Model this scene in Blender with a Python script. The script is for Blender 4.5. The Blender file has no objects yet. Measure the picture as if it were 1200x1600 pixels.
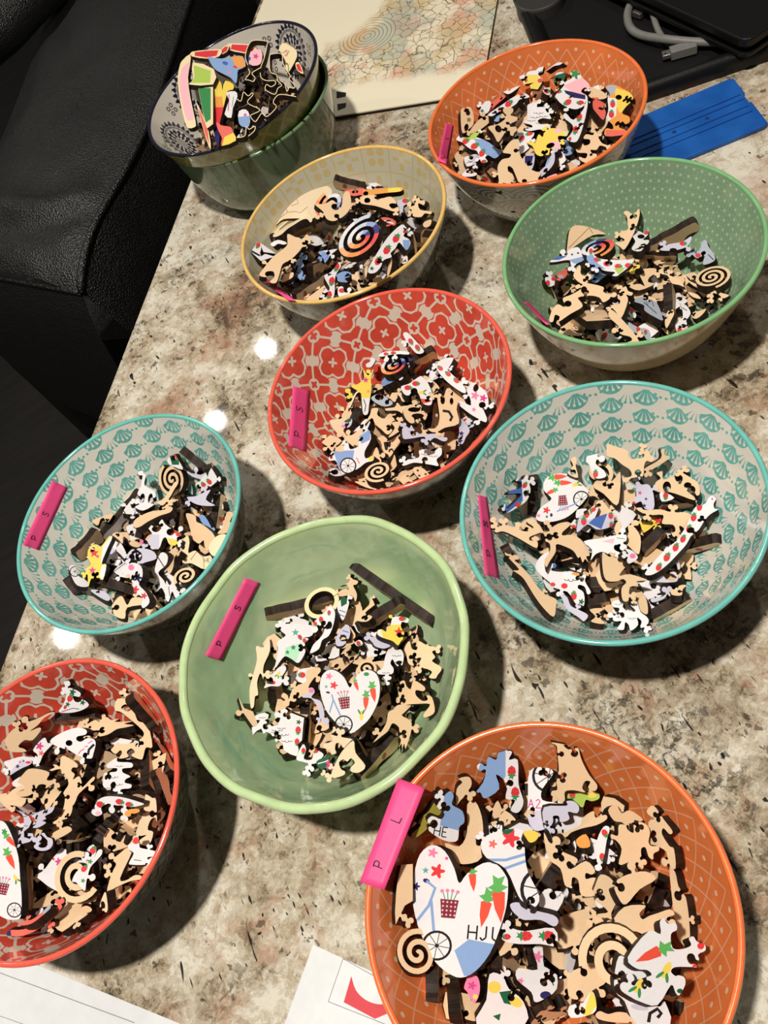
import bpy, bmesh, math, random
import numpy as np
from mathutils import Vector, Matrix, Quaternion, geometry, noise

# ------------------------------------------------------------------ camera, world, lights, exposure
scene = bpy.context.scene
RIMZ = 0.072
CAMZ = 0.4564
FPX = 1300.0
PITCH, ROLL = math.radians(56.0), math.radians(30.8)
_d = np.array([math.sin(ROLL) * math.cos(PITCH), math.cos(ROLL) * math.cos(PITCH), math.sin(PITCH)])
_ex = np.cross([0, 0, 1.0], _d); _ex = _ex / np.linalg.norm(_ex)
if _ex[0] < 0: _ex = -_ex
_ey = np.cross(-_d, _ex)
CM = np.array([_ex, _ey, -_d])                      # camera (right, down, forward) -> world
cam_data = bpy.data.cameras.new('camera')
cam_data.sensor_fit = 'VERTICAL'; cam_data.sensor_height = 36.0
cam_data.lens = FPX / 1600.0 * 36.0
cam_data.clip_start = 0.01
cam = bpy.data.objects.new('camera', cam_data)
scene.collection.objects.link(cam)
cam.matrix_world = Matrix(((CM[0, 0], -CM[0, 1], -CM[0, 2], 0), (CM[1, 0], -CM[1, 1], -CM[1, 2], 0),
                           (CM[2, 0], -CM[2, 1], -CM[2, 2], CAMZ), (0, 0, 0, 1)))
scene.camera = cam
CP = np.array([0, 0, CAMZ])

world = bpy.data.worlds.new('room_light'); scene.world = world; world.use_nodes = True
world.node_tree.nodes['Background'].inputs[0].default_value = (1.0, 0.93, 0.83, 1)
world.node_tree.nodes['Background'].inputs[1].default_value = 0.05

def downlight(x, y, watts, size=0.055, z=1.5, col=(1.0, 0.94, 0.85)):
    l = bpy.data.lights.new('ceiling_downlight', 'AREA'); l.shape = 'DISK'; l.size = size; l.energy = watts; l.color = col
    o = bpy.data.objects.new('ceiling_downlight', l); scene.collection.objects.link(o); o.location = (x, y, z)
    return o
downlight(-0.16, 0.12, 23, 0.07)      # the lamp almost overhead that throws the main shadows
downlight(-0.06, 2.14, 2.6)
downlight(-0.32, 1.97, 2.6)
downlight(-1.00, 1.52, 3.6)
downlight(0.60, 0.75, 2.6)
vs = scene.view_settings
vs.view_transform = 'Standard'; vs.look = 'None'; vs.gamma = 1.0; vs.use_curve_mapping = False
vs.exposure = -0.02

# ------------------------------------------------------------------ helpers
COL = scene.collection.objects
def srgb(r, g, b):
    f = lambda c: ((c / 255.0 + 0.055) / 1.055) ** 2.4 if c > 10 else c / 255.0 / 12.92
    return (f(r), f(g), f(b), 1.0)
def ray(px, py):
    return CM @ np.array([(px - 600.0) / FPX, (py - 800.0) / FPX, 1.0])
def at(px, py, z=0.0):
    v = ray(px, py); return CP + v * ((z - CAMZ) / v[2])
def to_px(P):
    c = CM.T @ (np.asarray(P) - CP); return (600 + FPX * c[0] / c[2], 800 + FPX * c[1] / c[2])
def link(name, me, parent=None, mats=()):
    o = bpy.data.objects.new(name, me); COL.link(o)
    for m in mats: me.materials.append(m)
    if parent is not None: o.parent = parent
    return o
def mesh(name, verts, faces, parent=None, mats=(), smooth=False, mi=None):
    me = bpy.data.meshes.new(name); me.from_pydata([tuple(v) for v in verts], [], [tuple(f) for f in faces])
    if mi is not None: me.polygons.foreach_set('material_index', mi)
    if smooth: me.polygons.foreach_set('use_smooth', [True] * len(me.polygons))
    me.update()
    return link(name, me, parent, mats)
def tag(o, label=None, cat=None, group=None, kind=None):
    if label: o['label'] = label
    if cat: o['category'] = cat
    if group: o['group'] = group
    if kind: o['kind'] = kind
    return o
def empty(name, loc=(0, 0, 0)):
    o = bpy.data.objects.new(name, None); COL.link(o); o.location = loc; o.empty_display_size = 0.02
    return o
def catmull(pts, n=4, closed=True):
    P = np.asarray(pts, float); m = len(P); out = []
    for i in range(m if closed else m - 1):
        if closed: a, b, c, d = P[(i - 1) % m], P[i], P[(i + 1) % m], P[(i + 2) % m]
        else: a, b, c, d = P[max(i - 1, 0)], P[i], P[i + 1], P[min(i + 2, m - 1)]
        for k in range(n):
            t = k / n
            out.append(0.5 * (2 * b + (c - a) * t + (2 * a - 5 * b + 4 * c - d) * t * t + (3 * b - a - 3 * c + d) * t ** 3))
    if not closed: out.append(P[-1])
    return np.array(out)
def tube(name, pts, rad, parent=None, mats=(), seg=8, cap=True):
    P = [Vector(p) for p in pts]; V = []; F = []; n = len(P)
    up = Vector((0, 0, 1))
    for i, p in enumerate(P):
        t = (P[min(i + 1, n - 1)] - P[max(i - 1, 0)]).normalized()
        a = t.cross(up)
        if a.length < 1e-4: a = t.cross(Vector((1, 0, 0)))
        a.normalize(); b = a.cross(t)
        r = rad[i] if hasattr(rad, '__len__') else rad
        for k in range(seg):
            q = 2 * math.pi * k / seg; V.append(p + a * (r * math.cos(q)) + b * (r * math.sin(q)))
    for i in range(n - 1):
        for k in range(seg):
            F.append((i * seg + k, i * seg + (k + 1) % seg, (i + 1) * seg + (k + 1) % seg, (i + 1) * seg + k))
    if cap:
        F.append(tuple(range(seg - 1, -1, -1))); F.append(tuple((n - 1) * seg + k for k in range(seg)))
    return mesh(name, V, F, parent, mats, smooth=True)

class X:
    """shader maths written as expressions"""
    def __init__(s, nt, v): s.nt, s.v = nt, v
    def op(s, o, *a):
        n = s.nt.nodes.new('ShaderNodeMath'); n.operation = o
        for i, q in enumerate((s,) + a):
            q = q.v if isinstance(q, X) else q
            if isinstance(q, (int, float)): n.inputs[i].default_value = q
            else: s.nt.links.new(q, n.inputs[i])
        return X(s.nt, n.outputs[0])
    def __add__(s, o): return s.op('ADD', o)
    def __radd__(s, o): return s.op('ADD', o)
    def __sub__(s, o): return s.op('SUBTRACT', o)
    def __rsub__(s, o): return X(s.nt, float(o)).op('SUBTRACT', s)
    def __mul__(s, o): return s.op('MULTIPLY', o)
    def __rmul__(s, o): return s.op('MULTIPLY', o)
    def __truediv__(s, o): return s.op('DIVIDE', o)
    def __lt__(s, o): return s.op('LESS_THAN', o)
    def __gt__(s, o): return s.op('GREATER_THAN', o)
    def abs(s): return s.op('ABSOLUTE')
    def frac(s): return s.op('FRACT')
    def floor(s): return s.op('FLOOR')
    def sqrt(s): return s.op('SQRT')
    def sin(s): return s.op('SINE')
    def cos(s): return s.op('COSINE')
    def atan2(s, o): return s.op('ARCTAN2', o)
    def max(s, o): return s.op('MAXIMUM', o)
    def min(s, o): return s.op('MINIMUM', o)
    def mod(s, o): return s.op('FLOORED_MODULO', o)
    def inv(s): return 1.0 - s
    def soft(s, lo, hi):
        n = s.nt.nodes.new('ShaderNodeMapRange'); n.interpolation_type = 'SMOOTHSTEP'
        s.nt.links.new(s.v, n.inputs[0]); n.inputs[1].default_value = lo; n.inputs[2].default_value = hi
        return X(s.nt, n.outputs[0])
def hyp(x, y): return (x * x + y * y).sqrt()
def mix(nt, f, a, b):
    n = nt.nodes.new('ShaderNodeMix'); n.data_type = 'RGBA'
    for q, i in ((f, 0), (a, 6), (b, 7)):
        q = q.v if isinstance(q, X) else q
        if isinstance(q, (int, float, tuple)): n.inputs[i].default_value = q
        else: nt.links.new(q, n.inputs[i])
    return n.outputs[2]
def newmat(name, color=(0.8, 0.8, 0.8, 1), rough=0.5, spec=0.5, coat=0.0):
    m = bpy.data.materials.new(name); m.use_nodes = True
    b = m.node_tree.nodes['Principled BSDF']
    b.inputs['Base Color'].default_value = color; b.inputs['Roughness'].default_value = rough
    b.inputs['Specular IOR Level'].default_value = spec; b.inputs['Coat Weight'].default_value = coat
    b.inputs['Coat Roughness'].default_value = 0.06
    return m, m.node_tree, b
def coords(nt, kind='Object', scale=1.0, rot=(0, 0, 0), sc=None):
    c = nt.nodes.new('ShaderNodeTexCoord'); mp = nt.nodes.new('ShaderNodeMapping')
    nt.links.new(c.outputs[kind], mp.inputs[0]); mp.inputs['Rotation'].default_value = rot
    mp.inputs['Scale'].default_value = sc or (scale,) * 3
    return mp.outputs[0]
def noisetex(nt, vec, scale, detail=4, rough=0.55, dist=0.0):
    n = nt.nodes.new('ShaderNodeTexNoise'); nt.links.new(vec, n.inputs['Vector'])
    n.inputs['Scale'].default_value = scale; n.inputs['Detail'].default_value = detail
    n.inputs['Roughness'].default_value = rough; n.inputs['Distortion'].default_value = dist
    return X(nt, n.outputs['Fac']), n.outputs['Color']
def voronoi(nt, vec, scale, feature='F1', rnd=1.0):
    n = nt.nodes.new('ShaderNodeTexVoronoi'); n.feature = feature; nt.links.new(vec, n.inputs['Vector'])
    n.inputs['Scale'].default_value = scale; n.inputs['Randomness'].default_value = rnd
    return n
def bump(nt, bsdf, h, strength=0.3, dist=0.001):
    n = nt.nodes.new('ShaderNodeBump'); n.inputs['Strength'].default_value = strength; n.inputs['Distance'].default_value = dist
    nt.links.new(h.v if isinstance(h, X) else h, n.inputs['Height']); nt.links.new(n.outputs[0], bsdf.inputs['Normal'])
def setcol(nt, b, c): nt.links.new(c.v if isinstance(c, X) else c, b.inputs['Base Color'])

# ------------------------------------------------------------------ setting: floor, countertop
def mat_granite():
    m, nt, b = newmat('granite', rough=0.22, spec=0.5)
    v = coords(nt)
    w1, wc = noisetex(nt, v, 120, 3, 0.6)
    warp = nt.nodes.new('ShaderNodeVectorMath'); warp.operation = 'MULTIPLY_ADD'
    nt.links.new(wc, warp.inputs[0]); warp.inputs[1].default_value = (0.012,) * 3; nt.links.new(v, warp.inputs[2])
    wv = warp.outputs[0]
    g1 = voronoi(nt, wv, 260); g2 = voronoi(nt, wv, 120); g3 = voronoi(nt, wv, 560)
    def rnd(g):
        sp = nt.nodes.new('ShaderNodeSeparateColor'); nt.links.new(g.outputs['Color'], sp.inputs[0]); return X(nt, sp.outputs[0]), X(nt, sp.outputs[1])
    r1, q1 = rnd(g1); r2, q2 = rnd(g2); r3, q3 = rnd(g3)
    big, _ = noisetex(nt, v, 10, 4, 0.6, 0.2)
    gre, _ = noisetex(nt, coords(nt, rot=(0, 0.4, 2.1)), 22, 6, 0.75, 0.3)
    fine, _ = noisetex(nt, wv, 500, 3, 0.7)
    mid, _ = noisetex(nt, wv, 62, 6, 0.72, 0.2)
    t = r1 * 0.12 + r2 * 0.12 + r3 * 0.08 + big * 0.95 - gre * 0.85 + mid * 0.55 + fine * 0.30 - 0.03
    t = (t - 0.5) * 1.55 + 0.44
    rp = nt.nodes.new('ShaderNodeValToRGB'); nt.links.new(t.v, rp.inputs[0]); el = rp.color_ramp.elements
    el[0].position = 0.10; el[0].color = srgb(62, 56, 46); el[1].position = 0.86; el[1].color = srgb(228, 222, 206)
    for p_, c_ in ((0.30, (128, 114, 94)), (0.42, (168, 152, 128)), (0.55, (190, 176, 152)), (0.70, (208, 198, 178))):
        e_ = el.new(p_); e_.color = srgb(*c_)
    c = rp.outputs[0]
    tan, _ = noisetex(nt, coords(nt, rot=(0, 0, 0.9)), 19, 5, 0.7, 0.3)
    c = mix(nt, (tan.soft(0.50, 0.62) * (0.25 + q2 * 0.5 + q1 * 0.35)) * 0.6, c, srgb(186, 138, 112))
    c = mix(nt, (q1 > 0.955) * (gre > 0.50) * 0.7, c, srgb(66, 60, 52))
    # dark mica clusters and thin black needles
    dk, _ = noisetex(nt, coords(nt, rot=(0.7, 0.1, 0.5)), 11, 3, 0.6); sp_, _ = noisetex(nt, wv, 190, 4, 0.75)
    c = mix(nt, (dk.soft(0.56, 0.68) * sp_.soft(0.46, 0.60)) * 0.85, c, srgb(44, 42, 36))
    for an, sx, th, seed in ((0.6, 0.22, 0.70, 0.0), (2.2, 0.24, 0.71, 0.7), (1.4, 0.5, 0.70, 1.3), (2.9, 0.35, 0.71, 2.1)):
        fl, _ = noisetex(nt, coords(nt, sc=(1.0, sx, 1), rot=(0, 0, an)), 270, 1, 0.5, 0.3)
        cl, _ = noisetex(nt, coords(nt, rot=(0.3 + seed, seed, 1.0)), 24, 3, 0.6)
        c = mix(nt, (fl.soft(th, th + 0.03) * cl.soft(0.48, 0.55)) * 0.95, c, srgb(24, 23, 22))
    setcol(nt, b, c)
    nt.links.new((0.025 + fine * 0.03).v, b.inputs['Roughness'])
    return m
GRANITE = mat_granite()
E0 = at(405, 0, 0)[:2]; E1 = at(0, 1040, 0)[:2]
ED = (E0 - E1) / np.linalg.norm(E0 - E1); EN = np.array([ED[1], -ED[0]])
def build_counter():
    a = E1 - ED * 1.3; b_ = E1 + ED * 2.3; W = 1.05
    bm = bmesh.new(); T = 0.032
    vs_ = [bm.verts.new((*p, z)) for z in (-T, 0) for p in (a, b_, b_ + EN * W, a + EN * W)]
    for f in ((3, 2, 1, 0), (4, 5, 6, 7), (0, 1, 5, 4), (1, 2, 6, 5), (2, 3, 7, 6), (3, 0, 4, 7)): bm.faces.new([vs_[i] for i in f])
    bmesh.ops.recalc_face_normals(bm, faces=bm.faces)
    bmesh.ops.bevel(bm, geom=bm.edges[:], offset=0.004, segments=3, profile=0.5, affect='EDGES')
    me = bpy.data.meshes.new('countertop'); bm.to_mesh(me); bm.free()
    o = link('countertop', me, None, [GRANITE])
    tag(o, 'speckled beige granite countertop carrying all the bowls', 'countertop')
    wood, nt, b = newmat('dark_cabinet', srgb(38, 30, 26), 0.5)
    n, _ = noisetex(nt, coords(nt, sc=(2, 2, 30)), 4); setcol(nt, b, mix(nt, n, srgb(30, 24, 20), srgb(52, 42, 36)))
    a2, b2 = a + EN * 0.30 + ED * 0.05, b_ + EN * 0.30 - ED * 0.05
    P = [a2, b2, b2 + EN * (W - 0.34), a2 + EN * (W - 0.34)]
    V = [(*p, z) for z in (-0.919, -T) for p in P]
    o = mesh('kitchen_island_cabinet', V, [(3, 2, 1, 0), (4, 5, 6, 7), (0, 1, 5, 4), (1, 2, 6, 5), (2, 3, 7, 6), (3, 0, 4, 7)], None, [wood])
    tag(o, 'dark cabinet base carrying the granite countertop', 'cabinet')
build_counter()
def build_floor():
    m, nt, b = newmat('dark_floor', srgb(48, 45, 42), 0.6)
    n, _ = noisetex(nt, coords(nt, sc=(1, 8, 1)), 5, 5); setcol(nt, b, mix(nt, n, srgb(28, 26, 25), srgb(56, 53, 50)))
    o = mesh('floor', [(-4, -3, -0.92), (4, -3, -0.92), (4, 5, -0.92), (-4, 5, -0.92)], [(0, 1, 2, 3)], None, [m])
    tag(o, 'dark floor below the counter and chair', 'floor', kind='structure')
build_floor()
# ------------------------------------------------------------------ bowls
SEGS = 128
class Shape:
    """bowl profile: foot radius, wall exponent, height; inner and outer heights by radius"""
    def __init__(s, R, H, rb=0.43, ex=2.1, th=0.0027, foot=0.006, wob=0.0):
        s.R, s.H, s.rb, s.ex, s.th, s.foot, s.wob = R, H, rb * R, ex, th, foot, wob
    def outer_z(s, r):
        t = np.clip((np.asarray(r, float) - s.rb) / (s.R - s.rb), 0, None); return s.foot + (s.H - s.foot) * t ** s.ex
    def inner_z(s, r):
        r = np.asarray(r, float); Ri = s.R - s.th
        t = np.clip((r - (s.rb - 0.004)) / (Ri - (s.rb - 0.004)), 0, None)
        return s.foot + s.th + (s.H - s.foot - s.th) * t ** s.ex
def lathe(prof, seg, wobf=None, flip=False):
    """(r, z) list -> verts, faces, uv (u angle 0..1, v metres along the profile)"""
    V = []; F = []; UV = []; L = [0.0]
    for i in range(1, len(prof)): L.append(L[-1] + math.dist(prof[i], prof[i - 1]))
    n = len(prof)
    for i, (r, z) in enumerate(prof):
        for k in range(seg):
            a = 2 * math.pi * k / seg
            if wobf: rr, zz = wobf(r, z, a)
            else: rr, zz = r, z
            V.append((rr * math.cos(a), rr * math.sin(a), zz))
    for i in range(n - 1):
        for k in range(seg):
            k2 = (k + 1) % seg; u0, u1 = k / seg, (k + 1) / seg
            f = [(i * seg + k, u0, L[i]), (i * seg + k2, u1, L[i]), ((i + 1) * seg + k2, u1, L[i + 1]), ((i + 1) * seg + k, u0, L[i + 1])]
            if flip: f.reverse()
            F.append([q[0] for q in f]); UV.append([q[1:] for q in f])
    return V, F, UV
def uvmesh(name, V, F, UV, parent, mats, mi=None):
    o = mesh(name, V, F, parent, mats, smooth=True, mi=mi); uv = o.data.uv_layers.new(name='UVMap')
    uv.data.foreach_set('uv', [c for f in UV for p in f for c in p]); return o

# --- glaze patterns (u = angle around, v = metres down from the rim)
def uvsock(nt):
    n = nt.nodes.new('ShaderNodeUVMap'); n.uv_map = 'UVMap'; s = nt.nodes.new('ShaderNodeSeparateXYZ'); nt.links.new(n.outputs[0], s.inputs[0])
    return X(nt, s.outputs[0]), X(nt, s.outputs[1])
def glaze(name, build, rough=0.12):
    m, nt, b = newmat(name, rough=rough, spec=0.5, coat=0.3)
    u, v = uvsock(nt); setcol(nt, b, build(nt, u, v)); return m
def pat_fans(teal, cream):
    def f(nt, u, v):
        p, q = 0.0203, 0.0128
        a = u * 24.0; i = a.floor(); x = (a - i - 0.5) * p
        def drops(r, th):
            t = ((th.abs() - 0.40).abs() - 0.20).abs(); lat = r * t.sin()
            line = (lat < (r - 0.0026) * 0.085) * (r > 0.0034) * (r < 0.0086)
            dot = hyp(r - 0.0086, lat) < 0.00092
            return line.max(dot) * (th.abs() < 0.80), dot * (th.abs() < 0.80)
        vv = v + i.mod(2.0) * (q * 0.5) - 0.002
        y = (vv / q).frac() * q + 0.0006
        r = hyp(x, y); th = x.atan2(y)
        wy = 0.0015 + ((y - 0.0006).max(0.0) / 0.0039).op('POWER', 1.5) * 0.0056
        fan = (hyp(x, y - 0.0040) < 0.0074) * (x.abs() < wy) * (y > 0.0009)
        dr, _ = drops(r * 1.0, th)
        teal_m = fan * dr.inv()
        # half column: bursts and dot arcs between the fans
        a2 = a + 0.5; i2 = a2.floor(); x2 = (a2 - i2 - 0.5) * p
        vv2 = v + q * 0.25 + i2.mod(2.0) * (q * 0.5); j2 = (vv2 / q).floor(); y2 = (vv2 / q).frac() * q - 0.0005
        r2 = hyp(x2, y2) * 1.02; th2 = x2.atan2(y2)
        d2, dd2 = drops(r2, th2)
        par = ((j2 + i2 * 2.0) / 2.0).floor().mod(2.0)
        burst = (d2 * par + dd2 * par.inv()) * (y2 > 0.0)
        k = teal_m.max(burst * fan.inv())
        n, _ = noisetex(nt, coords(nt), 55, 3); tc = mix(nt, n.soft(0.3, 0.7), teal, tuple(min(1, c * 1.3) for c in teal[:3]) + (1,))
        return mix(nt, k, cream, tc)
    return f
def pat_flowers(red, cream):
    def f(nt, u, v):
        s = 0.0235
        a = u * 20.0; bq = v / s + 0.38
        i = a.floor(); j = bq.floor(); x = a - i - 0.5; y = bq - j - 0.5
        par = (i + j).mod(2.0)
        r = hyp(x, y); th = x.atan2(y)
        c4 = (th * 4.0).cos()
        notch = ((th * 2.0).sin().abs()).op('POWER', 8.0)
        R = 0.450 + c4 * 0.038 - notch * 0.08
        fl = (r < R) * (r > 0.105 - c4 * 0.05)
        corner = hyp(x.abs() - 0.5, y.abs() - 0.5)
        out = (r > R + 0.085) * (corner > 0.24)
        small = r < (0.105 + c4 * 0.028)
        diag = (x.abs() - y.abs()).abs() > 0.048
        cheb = x.abs().max(y.abs()); mn = x.abs().min(y.abs())
        ro = small.max((r > 0.195) * diag * (corner > 0.17) * (cheb < 0.50 - (0.16 - mn).max(0.0) * 0.45))
        k = fl.max(out) * par.inv() + ro * par
        n, _ = noisetex(nt, coords(nt), 60, 3); tc = mix(nt, n.soft(0.3, 0.7), red, tuple(min(1, c * 1.22) for c in red[:3]) + (1,))
        return mix(nt, k, cream, tc)
    return f
def pat_lattice(orange, line):
    def f(nt, u, v):
        a = u * 32.0; h = 0.0190; y = (v - 0.005) / h
        d1 = ((a + y).frac() - 0.5).abs(); d2 = ((a - y).frac() - 0.5).abs()
        ln = (d1 > 0.468).max(d2 > 0.468) * (v > 0.005)
        # dots in the diamonds
        p = a + y; q = a - y
        dp = (p.frac() - 0.5); dq = (q.frac() - 0.5)
        du = (dp + dq) * 0.5; dy = (dp - dq) * 0.5
        dot = hyp(du * 0.0135, dy * h) < 0.00115
        n, _ = noisetex(nt, coords(nt), 45, 3); tc = mix(nt, n.soft(0.3, 0.7), orange, tuple(min(1, c * 1.12) for c in orange[:3]) + (1,))
        return mix(nt, (ln * 0.45).max(dot * 0.8), tc, line)
    return f
def pat_stars(green, light):
    def f(nt, u, v):
        a = u * 84.0; row = v / 0.0052; j = row.floor(); x = (a + j.mod(2.0) * 0.5).frac() - 0.5; y = row - j - 0.5
        r = hyp(x * 0.0058, y * 0.0052); th = x.atan2(y)
        k = (r / (0.00105 + (th * 6.0).cos() * 0.0003)).soft(1.25, 0.4)
        web = ((th * 6.0).cos()).soft(0.6, 1.0) * 0.16
        n, _ = noisetex(nt, coords(nt), 30, 4); gc = mix(nt, n.soft(0.3, 0.7), green, tuple(min(1, c * 1.2) for c in green[:3]) + (1,))
        return mix(nt, (k * 0.8).max(web), gc, light)
    return f
def pat_yellow(bg, fg):
    def f(nt, u, v):
        a = u * 20.0; row = v / 0.022 + 0.2; i = a.floor(); j = row.floor(); x = a - i - 0.5; y = row - j - 0.5
        par = (i + j).mod(2.0)
        rr = hyp(x.abs() - 0.17, y.abs() - 0.17); pet = rr < 0.135
        bar = ((x.abs() < 0.09) * (y.abs() < 0.36)).max((y.abs() < 0.06) * (x.abs() < 0.36)) * (hyp(x, y) > 0.12)
        ln = (x.abs() > 0.475).max((y.abs() > 0.475))
        k = (pet * par).max(bar * par.inv()).max(ln)
        n, _ = noisetex(nt, coords(nt), 70, 4)
        return mix(nt, k * (0.45 + n * 0.5), bg, fg)
    return f
def pat_mandala(bg, ink):
    def f(nt, u, v):
        a = u * 8.0; i = a.floor(); x = (a - i - 0.5) * 0.058; y = v - 0.021 - i.mod(2.0) * 0.010
        r = hyp(x, y); th = x.atan2(y)
        w = (th * 26.0).cos()
        outer = (r < (0.0205 + w * 0.0016)) * (r > 0.0178 - w * 0.0004)
        ring = (r < 0.0172) * (r > 0.0150)
        w2 = (th * 16.0).cos(); pet = ((r - 0.0115).abs() < 0.0016 + w2 * 0.0013)
        w3 = (th * 12.0).cos(); pet2 = ((r - 0.0072).abs() < 0.0012 + w3 * 0.0014)
        core = (r < 0.0048) * ((r / 0.0009).frac() > 0.45)
        k = outer.max(ring * 0.65).max(pet).max(pet2).max(core * 0.8)
        a2 = a + 0.5; i2 = a2.floor(); x2 = (a2 - i2 - 0.5) * 0.058; y2 = ((v - 0.004) / 0.019).frac() * 0.019 - 0.0095
        r2 = hyp(x2.abs() - 0.0026, y2.abs() - 0.0026)
        sm = ((r2 - 0.0015).abs() < 0.0006).max(hyp(x2, y2) < 0.0007) * (v < 0.042)
        far = r > 0.0215
        return mix(nt, k.max(sm * far * 0.8), bg, ink)
    return f
def pat_net(bg, ink, n=60.0, h=0.011):
    def f(nt, u, v):
        a = u * n; y = v / h
        d1 = ((a + y + (y * 3.14).sin() * 0.12).frac() - 0.5).abs(); d2 = ((a - y - (y * 3.14).sin() * 0.12).frac() - 0.5).abs()
        return mix(nt, (d1 > 0.40).max(d2 > 0.40), bg, ink)
    return f
def pat_arcs(bg, ink):
    def f(nt, u, v):
        a = u * 18.0; row = v / 0.016; j = row.floor(); x = (a + j.mod(2.0) * 0.5).frac() - 0.5; y = row - j - 0.9
        r = hyp(x * 1.2, y); k = ((r * 5.0).frac() > 0.55) * (r < 0.85)
        return mix(nt, k, bg, ink)
    return f
def pat_plain(c1, c2, scale=35):
    def f(nt, u, v):
        n, _ = noisetex(nt, coords(nt), scale, 4); return mix(nt, n.soft(0.3, 0.7), c1, c2)
    return f
CREAM = srgb(234, 230, 220)
GL = {}
GL['teal'] = glaze('teal_fan_glaze', pat_fans(srgb(102, 172, 164), CREAM))
GL['red'] = glaze('red_flower_glaze', pat_flowers(srgb(214, 80, 62), srgb(232, 220, 202)))
GL['orange'] = glaze('orange_lattice_glaze', pat_lattice(srgb(234, 128, 70), srgb(248, 220, 190)))
GL['green'] = glaze('green_star_glaze', pat_stars(srgb(130, 160, 128), srgb(200, 218, 190)))
GL['yellow'] = glaze('yellow_flower_glaze', pat_yellow(srgb(204, 198, 174), srgb(206, 180, 108)))
GL['paisley'] = glaze('navy_mandala_glaze', pat_mandala(srgb(216, 208, 196), srgb(34, 36, 58)))
GL['net'] = glaze('grey_net_glaze', pat_net(srgb(112, 110, 100), srgb(20, 20, 20)))
GL['arcs'] = glaze('grey_arc_glaze', pat_arcs(srgb(206, 204, 194), srgb(128, 142, 142)))
GL['tan'] = glaze('tan_glaze', pat_plain(srgb(196, 178, 136), srgb(214, 198, 160)))
GL['olive'] = glaze('olive_glaze', pat_net(srgb(142, 144, 78), srgb(168, 168, 100), 26.0, 0.02))
GL['celadon_plain'] = glaze('sage_glaze', pat_plain(srgb(100, 120, 92), srgb(106, 126, 98), 6), 0.08)
def mat_rim(n, c):
    m, nt, b = newmat(n, c, 0.12, 0.5, 0.3); k, _ = noisetex(nt, coords(nt), 90, 3)
    setcol(nt, b, mix(nt, k.soft(0.3, 0.7), c, tuple(min(1, q * 1.15) for q in c[:3]) + (1,))); return m
RIM = {'teal': mat_rim('teal_rim', srgb(110, 190, 180)), 'red': mat_rim('coral_rim', srgb(238, 98, 80)), 'orange': mat_rim('orange_rim', srgb(240, 122, 66)),
       'green': mat_rim('green_rim', srgb(128, 182, 126)), 'yellow': mat_rim('yellow_rim', srgb(232, 190, 112)), 'paisley': mat_rim('navy_rim', srgb(30, 30, 48)),
       'sage': mat_rim('sage_rim', srgb(112, 142, 104)), 'celadon': mat_rim('pale_rim', srgb(190, 214, 160))}
def mat_celadon():
    m, nt, b = newmat('handmade_celadon', rough=0.1, spec=0.5, coat=0.3)
    v = coords(nt)
    n1, _ = noisetex(nt, v, 16, 5, 0.6, 0.6); n2, _ = noisetex(nt, coords(nt, sc=(1, 1, 2.5)), 26, 4, 0.6, 1.5)
    c = mix(nt, n1.soft(0.35, 0.65), srgb(158, 190, 146), srgb(190, 210, 168))
    c = mix(nt, n2.soft(0.56, 0.70) * 0.55, c, srgb(126, 178, 148))
    _, vv = uvsock(nt)
    c = mix(nt, vv.soft(0.008, 0.0005), c, srgb(192, 216, 164)); setcol(nt, b, c)
    n3, _ = noisetex(nt, v, 38, 2, 0.4, 0.3); bump(nt, b, n3, 0.6, 0.004)
    return m
GL['celadon'] = mat_celadon()
def mat_paper(n, c, rough=0.6):
    m, nt, b = newmat(n, c, rough, 0.3); k, _ = noisetex(nt, coords(nt), 120, 3)
    setcol(nt, b, mix(nt, k.soft(0.3, 0.7), tuple(q * 0.95 for q in c[:3]) + (1,), c)); return m
PINK = mat_paper('pink_tape', srgb(252, 84, 148), 0.45)
INK = mat_paper('dark_ink', srgb(30, 24, 28), 0.6)

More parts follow.
